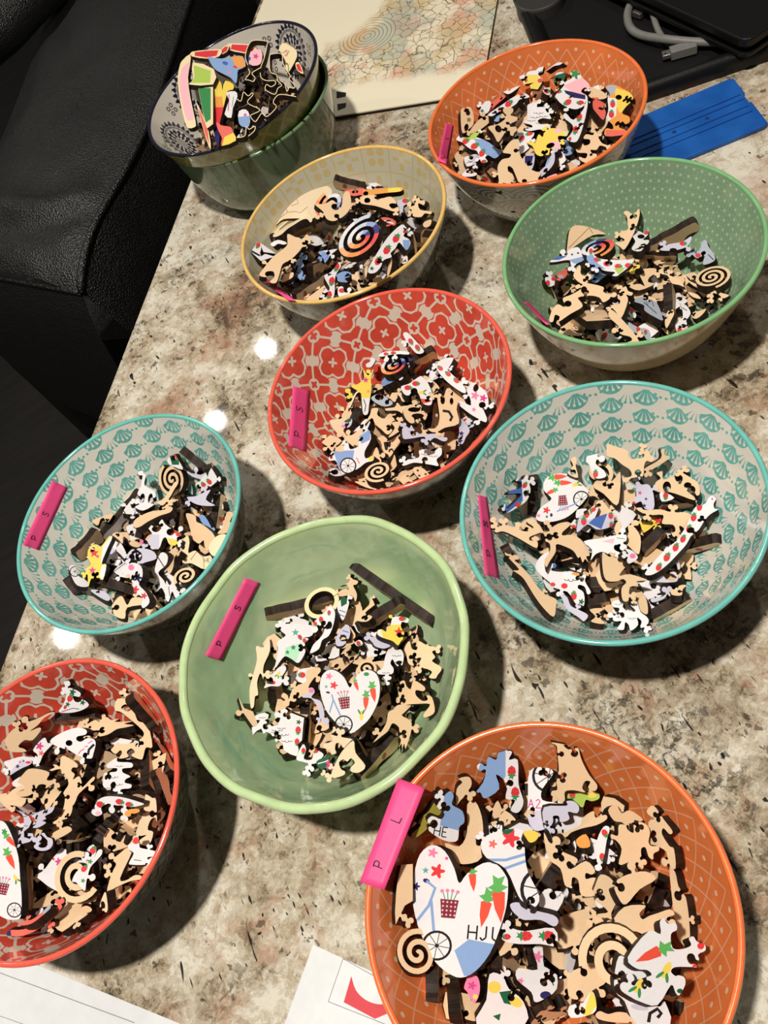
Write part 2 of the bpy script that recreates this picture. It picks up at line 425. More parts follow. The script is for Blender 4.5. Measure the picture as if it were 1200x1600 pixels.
def make_bowl(name, center, sh, inner, outer, rim, label, z0=0.0, rot=0.0, rimw=None):
    root = empty(name, (center[0], center[1], z0)); root.rotation_euler.z = rot
    tag(root, label, 'bowl', 'ceramic bowls on the counter')
    n = 40
    wobf = None
    if sh.wob:
        def wobf(r, z, a):
            k = (r / sh.R) ** 3
            w = 0.45 * math.sin(2 * a + 1.0) + 0.5 * math.sin(3 * a + 0.3) + 0.30 * math.sin(7 * a + 2) + 0.22 * math.sin(11 * a) + 0.15 * math.sin(17 * a + 1)
            w2 = 0.6 * math.sin(3 * a + 2.0) + 0.4 * math.sin(8 * a + 1)
            return r + sh.wob * w * k, z + sh.wob * 0.6 * w2 * k
    Ri = sh.R - sh.th
    rs = [Ri * (1 - (i / n) ** 1.15) for i in range(n)] + [0.0004]
    inn = [(r, float(sh.inner_z(r))) for r in rs]
    V, F, UV = lathe(inn, SEGS, wobf)
    mi = [0] * len(F)
    ro = [sh.rb + (sh.R - sh.rb) * (1 - i / 24) for i in range(25)]
    out = [(r, float(sh.outer_z(r))) for r in ro] + [(sh.rb, 0.0), (sh.rb - 0.004, 0.0), (sh.rb - 0.0045, 0.004), (0.0005, 0.004)]
    V2, F2, UV2 = lathe(out, SEGS, wobf, flip=True)
    o = len(V); F += [[q + o for q in f] for f in F2]; UV += UV2; mi += [1] * len(F2); V += V2
    uvmesh('body', V, F, UV, root, [GL[inner], GL[outer]], mi)
    # rim band: a rounded lip bridging both walls
    rc, rz = sh.R - sh.th / 2, sh.H - 0.0002; rw = rimw or sh.th / 2 * 1.08
    prof = [(rc + rw * math.cos(t), rz + rw * 0.95 * math.sin(t)) for t in np.linspace(-0.9, math.pi + 0.9, 12)]
    V, F, UV = lathe(prof, SEGS, wobf, flip=True)
    uvmesh('rim', V, F, UV, root, [RIM[rim]])
    return root
def surf_hit(px, py, center, sh, z0=0.0, over=0.0, flat=False):
    """where the view ray through a pixel meets the bowl's inner wall (or its rim level outside the rim)"""
    v = ray(px, py)
    if flat: return CP + v * ((z0 + sh.H + 0.0022 + over - CAMZ) / v[2])
    for t in np.linspace((z0 + sh.H + 0.03 - CAMZ) / v[2], (z0 - CAMZ) / v[2], 900):
        P = CP + v * t; r = math.hypot(P[0] - center[0], P[1] - center[1])
        z = z0 + (float(sh.inner_z(r)) if r < sh.R - 0.004 else sh.H + 0.0022) + over
        if P[2] <= z: return P
    return P
STROKES = {'P': [[(0, 0), (0.05, 1.0)], [(-0.1, 0.95), (0.45, 1.0), (0.6, 0.75), (0.45, 0.5), (0.05, 0.45)]],
           'S': [[(0.6, 0.9), (0.3, 1.0), (0.05, 0.85), (0.15, 0.6), (0.45, 0.42), (0.5, 0.15), (0.2, 0.0), (-0.05, 0.1)]],
           'L': [[(0.05, 1.0), (0.0, 0.05), (0.6, 0.0)]]}
def make_tape(root, center, sh, quad, letters, label, z0=0.0, over=0.0007, flat=False):
    """quad: pixel corners (far end a, b - near end c, d); letters: [(char, position along from near end 0..1)]"""
    a, b, c, d = [np.array(q, float) for q in quad]
    tape = None
    def P(s, t, lift):     # s across 0..1 (left to right edge), t along 0..1 (near end to far end)
        q = (d + (c - d) * s) * (1 - t) + (a + (b - a) * s) * t
        h = surf_hit(q[0], q[1], center, sh, z0, over + lift, flat); return h
    ns, ntt = 4, 14; V = []; F = []
    for j in range(ntt + 1):
        for i in range(ns + 1): V.append(P(i / ns, j / ntt, 0.0))
    for j in range(ntt):
        for i in range(ns):
            k = j * (ns + 1) + i; F.append((k, k + 1, k + ns + 2, k + ns + 1))
    V = [np.asarray(v) - [center[0], center[1], z0] for v in V]
    ca, sa = math.cos(-root.rotation_euler.z), math.sin(-root.rotation_euler.z)
    rotz = lambda v: (v[0] * ca - v[1] * sa, v[0] * sa + v[1] * ca, v[2])
    tape = mesh('tape_label', [rotz(v) for v in V], F, root, [PINK], smooth=True)
    tape['label'] = label
    sol = tape.modifiers.new('thickness', 'SOLIDIFY'); sol.thickness = 0.00025; sol.offset = -1
    L = np.linalg.norm(V[0] - V[ntt * (ns + 1)]); Wd = np.linalg.norm(V[0] - V[ns])
    for ch, pos in letters:
        hgt = 0.36; wid = hgt * Wd / L * 0.95
        for st in STROKES[ch]:
            pts = catmull([(p[0], p[1]) for p in st], 5, closed=False) if len(st) > 2 and ch != 'L' else np.array(st, float)
            if ch == 'L' or len(st) == 2:
                pts = np.concatenate([np.linspace(pts[i], pts[i + 1], 5) for i in range(len(pts) - 1)])
            cen = [rotz(P(0.62 - hgt * (p[1] - 0.0) * 1.0, pos + wid * p[0], 0.0005) - np.array([center[0], center[1], z0])) for p in pts]
            VV = []; FF = []
            for i, q in enumerate(cen):
                q = Vector(q); dd = (Vector(cen[min(i + 1, len(cen) - 1)]) - Vector(cen[max(i - 1, 0)])).normalized()
                sd = dd.cross(Vector((0, 0, 1))); 
                if sd.length < 1e-5: sd = Vector((1, 0, 0))
                sd.normalize(); VV += [q - sd * 0.00022, q + sd * 0.00022]
                if i: FF.append((2 * i - 2, 2 * i - 1, 2 * i + 1, 2 * i))
            mesh('handwritten_letter', VV, FF, tape, [INK])
BW = {}
def bowl(key, name, c, R, inner, outer, rim, label, rot=0.0, H=RIMZ, z0=0.0, **kw):
    sh = Shape(R, H, **kw); BW[key] = (make_bowl(name, c, sh, inner, outer, rim, label, z0, rot), np.array(c), sh, z0)
R0 = 0.0775
bowl('B', 'ceramic_bowl', (0.0800, 0.4945), R0, 'yellow', 'net', 'yellow', 'pale yellow flower-pattern bowl with mustard rim beside the sage green bowl', 0.3)
bowl('C', 'ceramic_bowl', (0.2385, 0.4905), R0, 'orange', 'arcs', 'orange', 'orange lattice-pattern bowl standing in front of the black tray', 0.1)
bowl('D', 'ceramic_bowl', (0.2107, 0.3345), R0, 'green', 'tan', 'green', 'green bowl with pale star dots inside, beside the blue scraper', 0.0)
bowl('E', 'ceramic_bowl', (0.0405, 0.3395), R0, 'red', 'net', 'red', 'red flower-lattice bowl in the middle with a pink tape', 0.13)
bowl('F', 'ceramic_bowl', (0.1012, 0.1935), R0, 'teal', 'net', 'teal', 'teal fan-pattern bowl in front of the green star-dotted bowl', 0.05)
bowl('G', 'ceramic_bowl', (-0.1392, 0.3553), R0, 'teal', 'net', 'teal', 'teal fan-pattern bowl overhanging the counter edge near the chair', 0.2)
bowl('H', 'handmade_bowl', (-0.0664, 0.2049), 0.0803, 'celadon', 'celadon', 'celadon', 'uneven handmade pale green glazed bowl with wavy rim', 0.0, wob=0.0011, ex=2.0, rb=0.40, th=0.0046)
bowl('I', 'ceramic_bowl', (-0.2302, 0.2123), R0, 'red', 'net', 'red', 'red flower-lattice bowl cut off by the frame, next to the white sheets', 0.0)
bowl('J', 'ceramic_bowl', (-0.0275, 0.0485), R0, 'orange', 'arcs', 'orange', 'nearest orange lattice-pattern bowl heaped over with puzzle pieces', 0.0)
def tp(key, quad, letters, label): make_tape(BW[key][0], BW[key][1], BW[key][2], quad, letters, label, BW[key][3], 0.0026 if key == 'H' else 0.0007, key == 'J')
tp('E', [(458, 603), (485, 611), (479, 706), (451, 696)], [('S', 0.62), ('P', 0.20)], 'pink tape strip marked P S')
tp('G', [(82, 751), (106, 762), (61, 860), (36, 851)], [('S', 0.50), ('P', 0.12)], 'pink tape strip marked P S')
tp('H', [(383, 903), (406, 911), (346, 1032), (321, 1024)], [('S', 0.62), ('P', 0.16)], 'pink tape strip marked P S')
tp('F', [(747, 773), (761, 777), (781, 904), (758, 897)], [('S', 0.62), ('P', 0.25)], 'pink tape strip marked P S')
tp('J', [(622, 1216), (664, 1231), (600, 1391), (562, 1378)], [('L', 0.62), ('P', 0.18)], 'pink tape strip marked P L')
tp('C', [(697, 192), (709, 196), (699, 257), (684, 251)], [('L', 0.62), ('P', 0.15)], 'pink tape strip marked P L')
tp('B', [(403, 430), (410, 430), (462, 470), (450, 469)], [], 'pink tape strip low on the wall')
tp('D', [(820, 472), (825, 471), (860, 507), (853, 507)], [], 'pink tape strip low on the wall')

# the sage bowl with the mandala bowl nested in it
bowl('K', 'deep_bowl', (0.0745, 0.6900), 0.0765, 'celadon_plain', 'celadon_plain', 'sage', 'deep glossy sage green bowl holding the navy-patterned bowl', H=0.0735, ex=3.4, rb=0.56)
bowl('A', 'ceramic_bowl', (0.0757, 0.6867), 0.0795, 'paisley', 'olive', 'paisley', 'white bowl with navy mandala pattern nested in the sage green bowl', H=0.066, z0=0.026, ex=2.2)
BW['A'][0].rotation_mode = 'QUATERNION'
BW['A'][0].rotation_quaternion = Vector((0, 0, 1)).rotation_difference(Vector((-0.074, 0.031, 0.997)))
# ------------------------------------------------------------------ things around the bowls
def slab_poly(name, pts, z0, z1, parent, mats, bev=0.0, mi_top=0, mi_side=0, seg=2):
    """flat prism from an outline"""
    bm = bmesh.new(); vs_ = [bm.verts.new((p[0], p[1], z0)) for p in pts]; f = bm.faces.new(vs_)
    if f.normal.z > 0: f.normal_flip()
    bm.normal_update()
    if f.normal.z > 0: bmesh.ops.reverse_faces(bm, faces=[f])
    r = bmesh.ops.extrude_face_region(bm, geom=[f]); up = [v for v in r['geom'] if isinstance(v, bmesh.types.BMVert)]
    for v in up: v.co.z = z1
    bmesh.ops.recalc_face_normals(bm, faces=bm.faces)
    if bev:
        e = [e for e in bm.edges if all(abs(v.co.z - z1) < 1e-6 for v in e.verts)]
        bmesh.ops.bevel(bm, geom=e, offset=bev, segments=seg, profile=0.5, affect='EDGES')
    bm.normal_update()
    for f in bm.faces: f.material_index = mi_top if f.normal.z > 0.9 else mi_side
    me = bpy.data.meshes.new(name); bm.to_mesh(me); bm.free()
    return link(name, me, parent, mats)
def rrect(o, ax, ay, w, h, r, n=6):
    """rounded rectangle from corner o along unit axes ax, ay"""
    o, ax, ay = np.array(o[:2]), np.array(ax[:2]), np.array(ay[:2]); P = []
    for cx, cy, a0 in ((r, r, math.pi), (w - r, r, 1.5 * math.pi), (w - r, h - r, 0), (r, h - r, 0.5 * math.pi)):
        for k in range(n + 1):
            a = a0 + 0.5 * math.pi * k / n; P.append(o + ax * (cx + r * math.cos(a)) + ay * (cy + r * math.sin(a)))
    return P
def mat_leather():
    m, nt, b = newmat('black_leather', srgb(12, 12, 12), 0.44, 1.0)
    v = coords(nt); vo = voronoi(nt, v, 420); n, _ = noisetex(nt, v, 60, 4)
    setcol(nt, b, mix(nt, n.soft(0.3, 0.7), srgb(7, 7, 7), srgb(15, 15, 14)))
    bump(nt, b, X(nt, vo.outputs['Distance']) * 0.8 + n * 0.6, 0.9, 0.0018)
    return m
LEATHER = mat_leather()
THREAD = newmat('dark_thread', srgb(64, 62, 58), 0.7)[0]
def build_chair():
    ZS = -0.17
    right = catmull([(335, -90), (300, 0), (264, 110), (236, 190), (206, 255), (178, 305), (142, 368), (106, 432)], 5, False)
    left = catmull([(110, -90), (80, 5), (62, 60), (42, 115), (5, 210), (-40, 300), (-75, 350), (-110, 395)], 5, False)
    root = empty('leather_chair', tuple(at(60, 300, ZS)[:2]) + (-0.919,))
    tag(root, 'black leather upholstered chair standing beside the counter', 'chair')
    off = np.array(root.location)
    nt_ = len(right); ns = 28; V = []; F = []
    for j in range(nt_):
        a = at(*left[j], ZS); b = at(*right[j], ZS)
        for i in range(ns + 1):
            s = i / ns; t = j / (nt_ - 1); p = a + (b - a) * s
            crown = 0.018 * (1 - abs(2 * s - 1) ** 3)
            front = -0.035 * max(0, (t - 0.80) / 0.2) ** 2
            w = 0.007 * noise.noise(Vector((p[0] * 9, p[1] * 9, 0))) + 0.004 * noise.noise(Vector((p[0] * 26 + 4, p[1] * 16, 2)))
            fold = 0.010 * math.exp(-((t - 0.70 - 0.10 * math.sin(s * 3.0)) / 0.035) ** 2) - 0.012 * math.exp(-((t - 0.78 - 0.09 * math.sin(s * 3.2)) / 0.03) ** 2)
            k = min(1.0, (1 - s) * 6)
            V.append(np.array([p[0], p[1], p[2] + crown + (w + fold * k) * min(1, s * 8) * k + front]) - off)
    for j in range(nt_ - 1):
        for i in range(ns):
            q = j * (ns + 1) + i; F.append((q, q + ns + 1, q + ns + 2, q + 1))
    mesh('seat_cushion', V, F, root, [LEATHER], smooth=True)
    # piping, its stitches and the boxing below it
    pipe = [at(*q, ZS) - off + np.array([0, 0, 0.004 - 0.035 * max(0, (j / (nt_ - 1) - 0.80) / 0.2) ** 2]) for j, q in enumerate(right)]
    pp = tube('piping', pipe, 0.0055, root, [LEATHER], 8)
    V = []; F = []; nr = 16
    for j in range(nt_):
        p = np.array(pipe[j])
        for i in range(nr + 1):
            s = i / nr; bulge = 0.030 * math.sin(math.pi * min(1, s * 1.35)) ** 0.8 if s < 0.74 else 0.0
            w = 0.004 * noise.noise(Vector((p[0] * 10, p[1] * 10, s * 6)))
            V.append((p[0] + EN[0] * (bulge + w), p[1] + EN[1] * (bulge + w), p[2] - 0.004 - s * 0.42))
    for j in range(nt_ - 1):
        for i in range(nr):
            q = j * (nr + 1) + i; F.append((q, q + 1, q + nr + 2, q + nr + 1))
    mesh('side_panel', V, F, root, [LEATHER], smooth=True)
    V = []; F = []; last = [np.array(v) for v in []]
    a = at(*left[-1], ZS); b = at(*right[-1], ZS); nf = 20
    for i in range(nf + 1):
        p = a + (b - a) * (i / nf) - off
        for k in range(nr + 1):
            s = k / nr; bulge = 0.045 * math.sin(math.pi * min(1.0, s * 1.1)) ** 0.7 if s < 0.9 else 0.0
            V.append((p[0] - ED[0] * bulge, p[1] - ED[1] * bulge, p[2] - 0.033 - s * 0.40))
    for i in range(nf):
        for k in range(nr):
            q = i * (nr + 1) + k; F.append((q, q + nr + 1, q + nr + 2, q + 1))
    mesh('front_panel', V, F, root, [LEATHER], smooth=True)
    seam = [a + (b - a) * (i / nf) - off + np.array([0, 0, -0.031]) for i in range(nf + 1)]
    tube('front_seam', seam, 0.004, root, [LEATHER], 8)
    # stitched seam across the cushion
    st = catmull([(140, 120), (112, 175), (90, 205), (72, 250)], 8, False)
    for k in range(0, len(st) - 1, 2):
        a2 = at(*st[k], ZS + 0.020) - off; b2 = at(*(st[k] * 0.35 + st[k + 1] * 0.65), ZS + 0.020) - off
        tube('stitch', [a2, b2], 0.0009, root, [THREAD], 5)
    # base under the cushion
    c = at(105, 200, ZS)[:2] - off[:2] - EN * 0.10
    V = [(c[0] + EN[0] * x + ED[0] * y, c[1] + EN[1] * x + ED[1] * y, z) for z in (0.0, 0.50) for x, y in ((-0.16, -0.20), (0.13, -0.20), (0.13, 0.50), (-0.16, 0.50))]
    mesh('base', V, [(3, 2, 1, 0), (4, 5, 6, 7), (0, 1, 5, 4), (1, 2, 6, 5), (2, 3, 7, 6), (3, 0, 4, 7)], root, [LEATHER])
    # padded arm on the far side
    P = [at(150, -120, -0.10), at(60, -25, -0.10), at(-10, 40, -0.10), at(-80, 130, -0.10), at(-140, 260, -0.10)]
    V = []; F = []; ns2 = 10
    arm = catmull([p for p in P], 5, False)
    rad = [0.045 + 0.01 * math.sin(i) * 0.2 for i in range(len(arm))]
    tube('armrest', [p - off - np.array([EN[0] * 0.05, EN[1] * 0.05, 0.02]) for p in arm], rad, root, [LEATHER], 14)
build_chair()

# --- board with the faint outline print
def build_board():
    T = 0.005; c0 = np.array([0.043, 0.792]); w, h = 0.270, 0.30
    m, nt, b = newmat('printed_board', rough=0.55, spec=0.3)
    cc = nt.nodes.new('ShaderNodeTexCoord'); sp = nt.nodes.new('ShaderNodeSeparateXYZ'); nt.links.new(cc.outputs['Object'], sp.inputs[0])
    x, y = X(nt, sp.outputs[0]), X(nt, sp.outputs[1])
    v = coords(nt)
    n0, _ = noisetex(nt, v, 14, 4, 0.6); nn, nc = noisetex(nt, v, 60, 2)
    edge = ((y - 0.030 - (x - 0.10) * 0.02 + (n0 - 0.5) * 0.05) * 60.0).soft(0.0, 1.0) * ((x - 0.085 + (n0 - 0.5) * 0.06) * 60.0).soft(0.0, 1.0)
    edge = edge * ((hyp(x - 0.105, (y - 0.200) * 0.55) - 0.040 + (n0 - 0.5) * 0.03) * 80.0).soft(0.0, 1.0)
    wv = nt.nodes.new('ShaderNodeVectorMath'); wv.operation = 'MULTIPLY_ADD'; nt.links.new(nc, wv.inputs[0]); wv.inputs[1].default_value = (0.012,) * 3; nt.links.new(v, wv.inputs[2])
    vo = voronoi(nt, wv.outputs[0], 105, 'DISTANCE_TO_EDGE'); ln = X(nt, vo.outputs['Distance']).soft(0.05, 0.015)
    rg = hyp(x - 0.142, y - 0.117); rings = ((rg * 240.0).frac() - 0.5).abs().soft(0.36, 0.46) * (rg < 0.030)
    inside = rg.soft(0.028, 0.032)
    cells = voronoi(nt, wv.outputs[0], 70, 'F1'); cx = X(nt, cells.outputs['Distance'])
    t1, _ = noisetex(nt, coords(nt, rot=(0, 0, 1)), 22, 3); t2, _ = noisetex(nt, coords(nt, rot=(1, 0, 2)), 26, 3); t3, _ = noisetex(nt, coords(nt, rot=(2, 1, 0)), 30, 3)
    base = srgb(240, 228, 200)
    c = mix(nt, t1.soft(0.48, 0.58) * 0.75, base, srgb(222, 160, 132)); c = mix(nt, t2.soft(0.46, 0.56) * 0.7, c, srgb(178, 184, 166))
    c = mix(nt, t3.soft(0.5, 0.6) * 0.6, c, srgb(214, 188, 136))
    c = mix(nt, (ln * inside).max(rings) * 0.75, c, srgb(92, 78, 60))
    setcol(nt, b, mix(nt, edge, srgb(244, 234, 208), c))
    dark = newmat('dark_board_edge', srgb(60, 54, 46), 0.7)[0]
    root = empty('puzzle_board', (c0[0], c0[1], 0)); root.rotation_euler.z = math.atan2(EN[1], EN[0])
    tag(root, 'cream board printed with a faint puzzle outline behind the sage green bowl', 'board')
    slab_poly('backing', [(0.002, 0.002), (w - 0.002, 0.002), (w - 0.002, h - 0.002), (0.002, h - 0.002)], 0.0, T - 0.0012, root, [dark])
    slab_poly('printed_sheet', [(0, 0), (w, 0), (w, h), (0, h)], T - 0.0012, T, root, [m])
    bm_ = newmat('black_print', srgb(22, 20, 20), 0.6)[0]
    inv = Matrix.Rotation(-math.atan2(EN[1], EN[0]), 2)
    for quad in ([(526, 143), (541, 145), (540, 151), (526, 154)], [(527, 163), (541, 161), (540, 168), (528, 173)]):
        P = [inv @ Vector(at(*q, T)[:2] - c0) for q in quad]
        slab_poly('printed_mark', [tuple(p) for p in P], T - 0.0001, T + 0.0003, root, [bm_])
build_board()

# --- black tray, folder, cable, scraper, papers
BLACK = newmat('black_leatherette', srgb(14, 14, 14), 0.40, 0.35)
_nt, _b = BLACK[1], BLACK[2]
_n, _ = noisetex(_nt, coords(_nt), 700, 2); bump(_nt, _b, _n, 0.25, 0.0005); setcol(_nt, _b, mix(_nt, _n, srgb(13, 12, 12), srgb(22, 21, 20)))
BLACK = BLACK[0]
BLACK2 = newmat('black_fabric', srgb(20, 19, 19), 0.7, 0.2); _nt, _b = BLACK2[1], BLACK2[2]
_n, _ = noisetex(_nt, coords(_nt), 1500, 2); bump(_nt, _b, _n, 0.2, 0.0003); BLACK2 = BLACK2[0]
def build_tray():
    z = 0.014
    a = at(1020, 133, z)[:2]; b = at(1197, 72, z)[:2]
    ax = (b - a) / np.linalg.norm(b - a); ay = np.array([-ax[1], ax[0]])
    L = at(828, 50, z)[:2]
    s = (L - a) @ ax; o = a + ax * s; w = 0.34; h = 0.235
    root = empty('black_tray', (o[0], o[1], 0)); tag(root, 'black shallow tray with rounded corner and raised rim behind the orange bowl', 'tray')
    off = np.array([o[0], o[1]])
    P = [p - off for p in rrect(o, ax, ay, w, h, 0.035, 8)]
    slab_poly('tray_floor', P, 0.0, 0.006, root, [BLACK2], 0.001)
    # raised rim swept around the outline
    V = []; F = []; prof = [(0.000, 0.0), (-0.002, 0.008), (0.000, 0.0135), (0.004, 0.0150), (0.009, 0.0135), (0.013, 0.0085), (0.015, 0.0062)]
    Q = [p - off for p in rrect(o, ax, ay, w, h, 0.035, 10)]; n = len(Q); m = len(prof)
    for i in range(n):
        t = Q[(i + 1) % n] - Q[i - 1]; t = t / np.linalg.norm(t); nn = np.array([-t[1], t[0]])
        for d, zz in prof: q = Q[i] + nn * d; V.append((q[0], q[1], zz))
    for i in range(n):
        for k in range(m - 1): F.append((i * m + k, ((i + 1) % n) * m + k, ((i + 1) % n) * m + k + 1, i * m + k + 1))
    mesh('raised_rim', V, F, root, [BLACK], smooth=True)
    # folder lying in the tray
    z2 = 0.030
    c = at(1167, 66, z2)[:2]; d = at(1027, 1, z2)[:2]
    e1 = (d - c) / np.linalg.norm(d - c); e2 = np.array([e1[1], -e1[0]])
    if e2 @ ax < 0: e2 = -e2
    pts = rrect(c, e1, e2, 0.26, 0.20, 0.008, 4)
    f = empty('black_folder', (c[0], c[1], 0.0)); tag(f, 'flat black folder lying in the black tray over the grey cable', 'folder')
    slab_poly('cover', [p - c for p in pts], 0.024, z2, f, [BLACK], 0.0015)
    slab_poly('inner_block', [p - c for p in rrect(c + e1 * 0.004 + e2 * 0.004, e1, e2, 0.252, 0.192, 0.006, 4)], 0.0185, 0.024, f, [BLACK2])
    slab_poly('bottom_cover', [p - c for p in pts], 0.0155, 0.0185, f, [BLACK], 0.0006)
    # small round black thing at the top edge of the view
    g = at(842, -14, 0.02); lid = empty('round_lid', (g[0], g[1], 0.0)); tag(lid, 'dark grey round lid standing behind the tray corner', 'lid')
    return root
build_tray()
def cyl(name, c, r, z0, z1, parent, mats, seg=40, bev=0.001):
    P = [(c[0] + r * math.cos(2 * math.pi * k / seg), c[1] + r * math.sin(2 * math.pi * k / seg)) for k in range(seg)]
    return slab_poly(name, P, z0, z1, parent, mats, bev)
_lid = bpy.data.objects['round_lid']
cyl('lid_body', (0, 0), 0.022, 0.005, 0.016, _lid, [newmat('dark_grey_plastic', srgb(58, 56, 54), 0.4)[0]], bev=0.002)

def build_cable():
    G = newmat('grey_cable', srgb(120, 118, 114), 0.5); _n, _ = noisetex(G[1], coords(G[1]), 200, 2)
    setcol(G[1], G[2], mix(G[1], _n, srgb(112, 110, 106), srgb(132, 130, 126))); G = G[0]
    metal = newmat('plug_metal', srgb(190, 188, 182), 0.3)[0]; metal.node_tree.nodes['Principled BSDF'].inputs['Metallic'].default_value = 0.9
    hole = newmat('plug_slot', srgb(20, 20, 20), 0.6)[0]
    O = (800, 0); S = 3.0
    px = lambda x, y, z: at(O[0] + x / S, O[1] + y / S, z)
    o = px(700, 180, 0.006); root = empty('usb_cable', (o[0], o[1], 0.006)); off = np.array(root.location)
    tag(root, 'grey coiled cable with small metal plugs lying on the black tray', 'cable')
    z = 0.0125
    p1 = catmull([px(1100, 150, 0.010), px(1040, 172, z), (px(960, 196, z)), px(850, 196, z + .001), px(720, 184, z + 0.003), px(610, 166, z), px(556, 132, z), px(541, 70, z), px(562, 10, z), px(600, -40, z), px(650, -60, z + .004), px(662, -30, z + 0.006)], 8, False) - off
    tube('cord', p1, 0.0034, root, [G], 10)
    p2 = catmull([px(655, 40, z + 0.002), px(664, 80, z), px(684, 140, z - .003), px(712, 184, z - 0.004), px(748, 214, 0.0095)], 8, False) - off
    tube('cord', p2, 0.0026, root, [G], 10)
    p3 = catmull([px(1030, 150, 0.010), px(980, 163, 0.0105), px(920, 180, 0.0105), px(850, 210, 0.0105)], 8, False) - off
    tube('cord', p3, 0.0030, root, [G], 10)
    # strain relief with ribs
    a = px(648, -25, z + 0.002) - off; b = px(656, 42, z + 0.002) - off
    tube('strain_relief', [a + (b - a) * k / 14 for k in range(15)], [0.0052 - 0.0014 * k / 14 + (0.0007 if k % 2 else 0) for k in range(15)], root, [G], 12)
    def plug(p, q, w, h, zc, mat, nm):
        p, q = np.array(p), np.array(q); t = (q - p)[:2]; L = np.linalg.norm(t); t = t / L; s = np.array([-t[1], t[0]])
        pts = [p[:2] + s * w, p[:2] - s * w, q[:2] - s * w, q[:2] + s * w]
        return slab_poly(nm, [x_ - off[:2] for x_ in pts], zc - h - off[2], zc + h - off[2], root, [mat], 0.0006)
    plug(px(862, 212, 0.012), px(742, 246, 0.012), 0.0046, 0.0034, 0.0112, G, 'plug_body')
    plug(px(742, 246, 0.012), px(704, 256, 0.012), 0.0036, 0.0016, 0.0112, metal, 'plug_tip')
    plug(px(724, 251, 0.0129), px(714, 253, 0.0129), 0.0014, 0.0002, 0.0129, hole, 'plug_slot')
    plug(px(632, 20, 0.012), px(580, 62, 0.012), 0.0050, 0.0022, 0.0100, metal, 'plug_tip')
    plug(px(612, 42, 0.0125), px(603, 49, 0.0125), 0.0012, 0.0003, 0.0124, hole, 'plug_slot')
    plug(px(690, -40, 0.012), px(630, 22, 0.012), 0.0070, 0.0034, 0.0104, G, 'plug_body')
build_cable()

def build_scraper():
    m, nt, b = newmat('blue_plastic', srgb(24, 92, 176), 0.38, 0.5); n, _ = noisetex(nt, coords(nt), 30, 3)
    setcol(nt, b, mix(nt, n.soft(0.3, 0.7), srgb(20, 84, 166), srgb(32, 102, 188)))
    z = 0.004
    a = at(1146, 119, z)[:2]; d = at(1201, 193, z)[:2]                 # right end, far and near corner
    e = at(1018, 173, z)[:2]
    ax = (e - a) / np.linalg.norm(e - a); ay = d - a; w = np.linalg.norm(ay - ax * (ay @ ax)); ny = ay - ax * (ay @ ax); ny = ny / np.linalg.norm(ny)
    root = empty('plastic_scraper', (a[0], a[1], 0)); tag(root, 'flat blue plastic scraper with ridges beside the orange bowl', 'scraper')
    Lf = 0.110; sk = (ay @ ax) / w
    def P(s, t): return ax * (s + sk * t * w) + ny * (t * w)
    edge = [P(0.003, 0.0), P(0.0005, 0.03), P(0, 0.34), P(0.0016, 0.36), P(0.0016, 0.52), P(0.000, 0.54), P(-0.0005, 0.97), P(0.003, 1.0), P(Lf, 1.0), P(Lf, 0.0)]
    slab_poly('blade', edge, 0.0008, 0.0036, root, [m], 0.0008)
    for t, wd in ((0.34, 0.02), (0.44, 0.012), (0.58, 0.012), (0.68, 0.02)):
        pts = [P(0.004, t - wd), P(Lf - 0.002, t - wd), P(Lf - 0.002, t + wd), P(0.004, t + wd)]
        slab_poly('ridge', pts, 0.0034, 0.0050, root, [m], 0.0007)
    hm = newmat('blue_recess', srgb(14, 56, 112), 0.5)[0]
    for s in (0.034, 0.060):
        c = P(s, 0.51); cyl('screw_dimple', c, 0.0017, 0.0034, 0.0039, root, [hm], 16, 0.0002)
build_scraper()

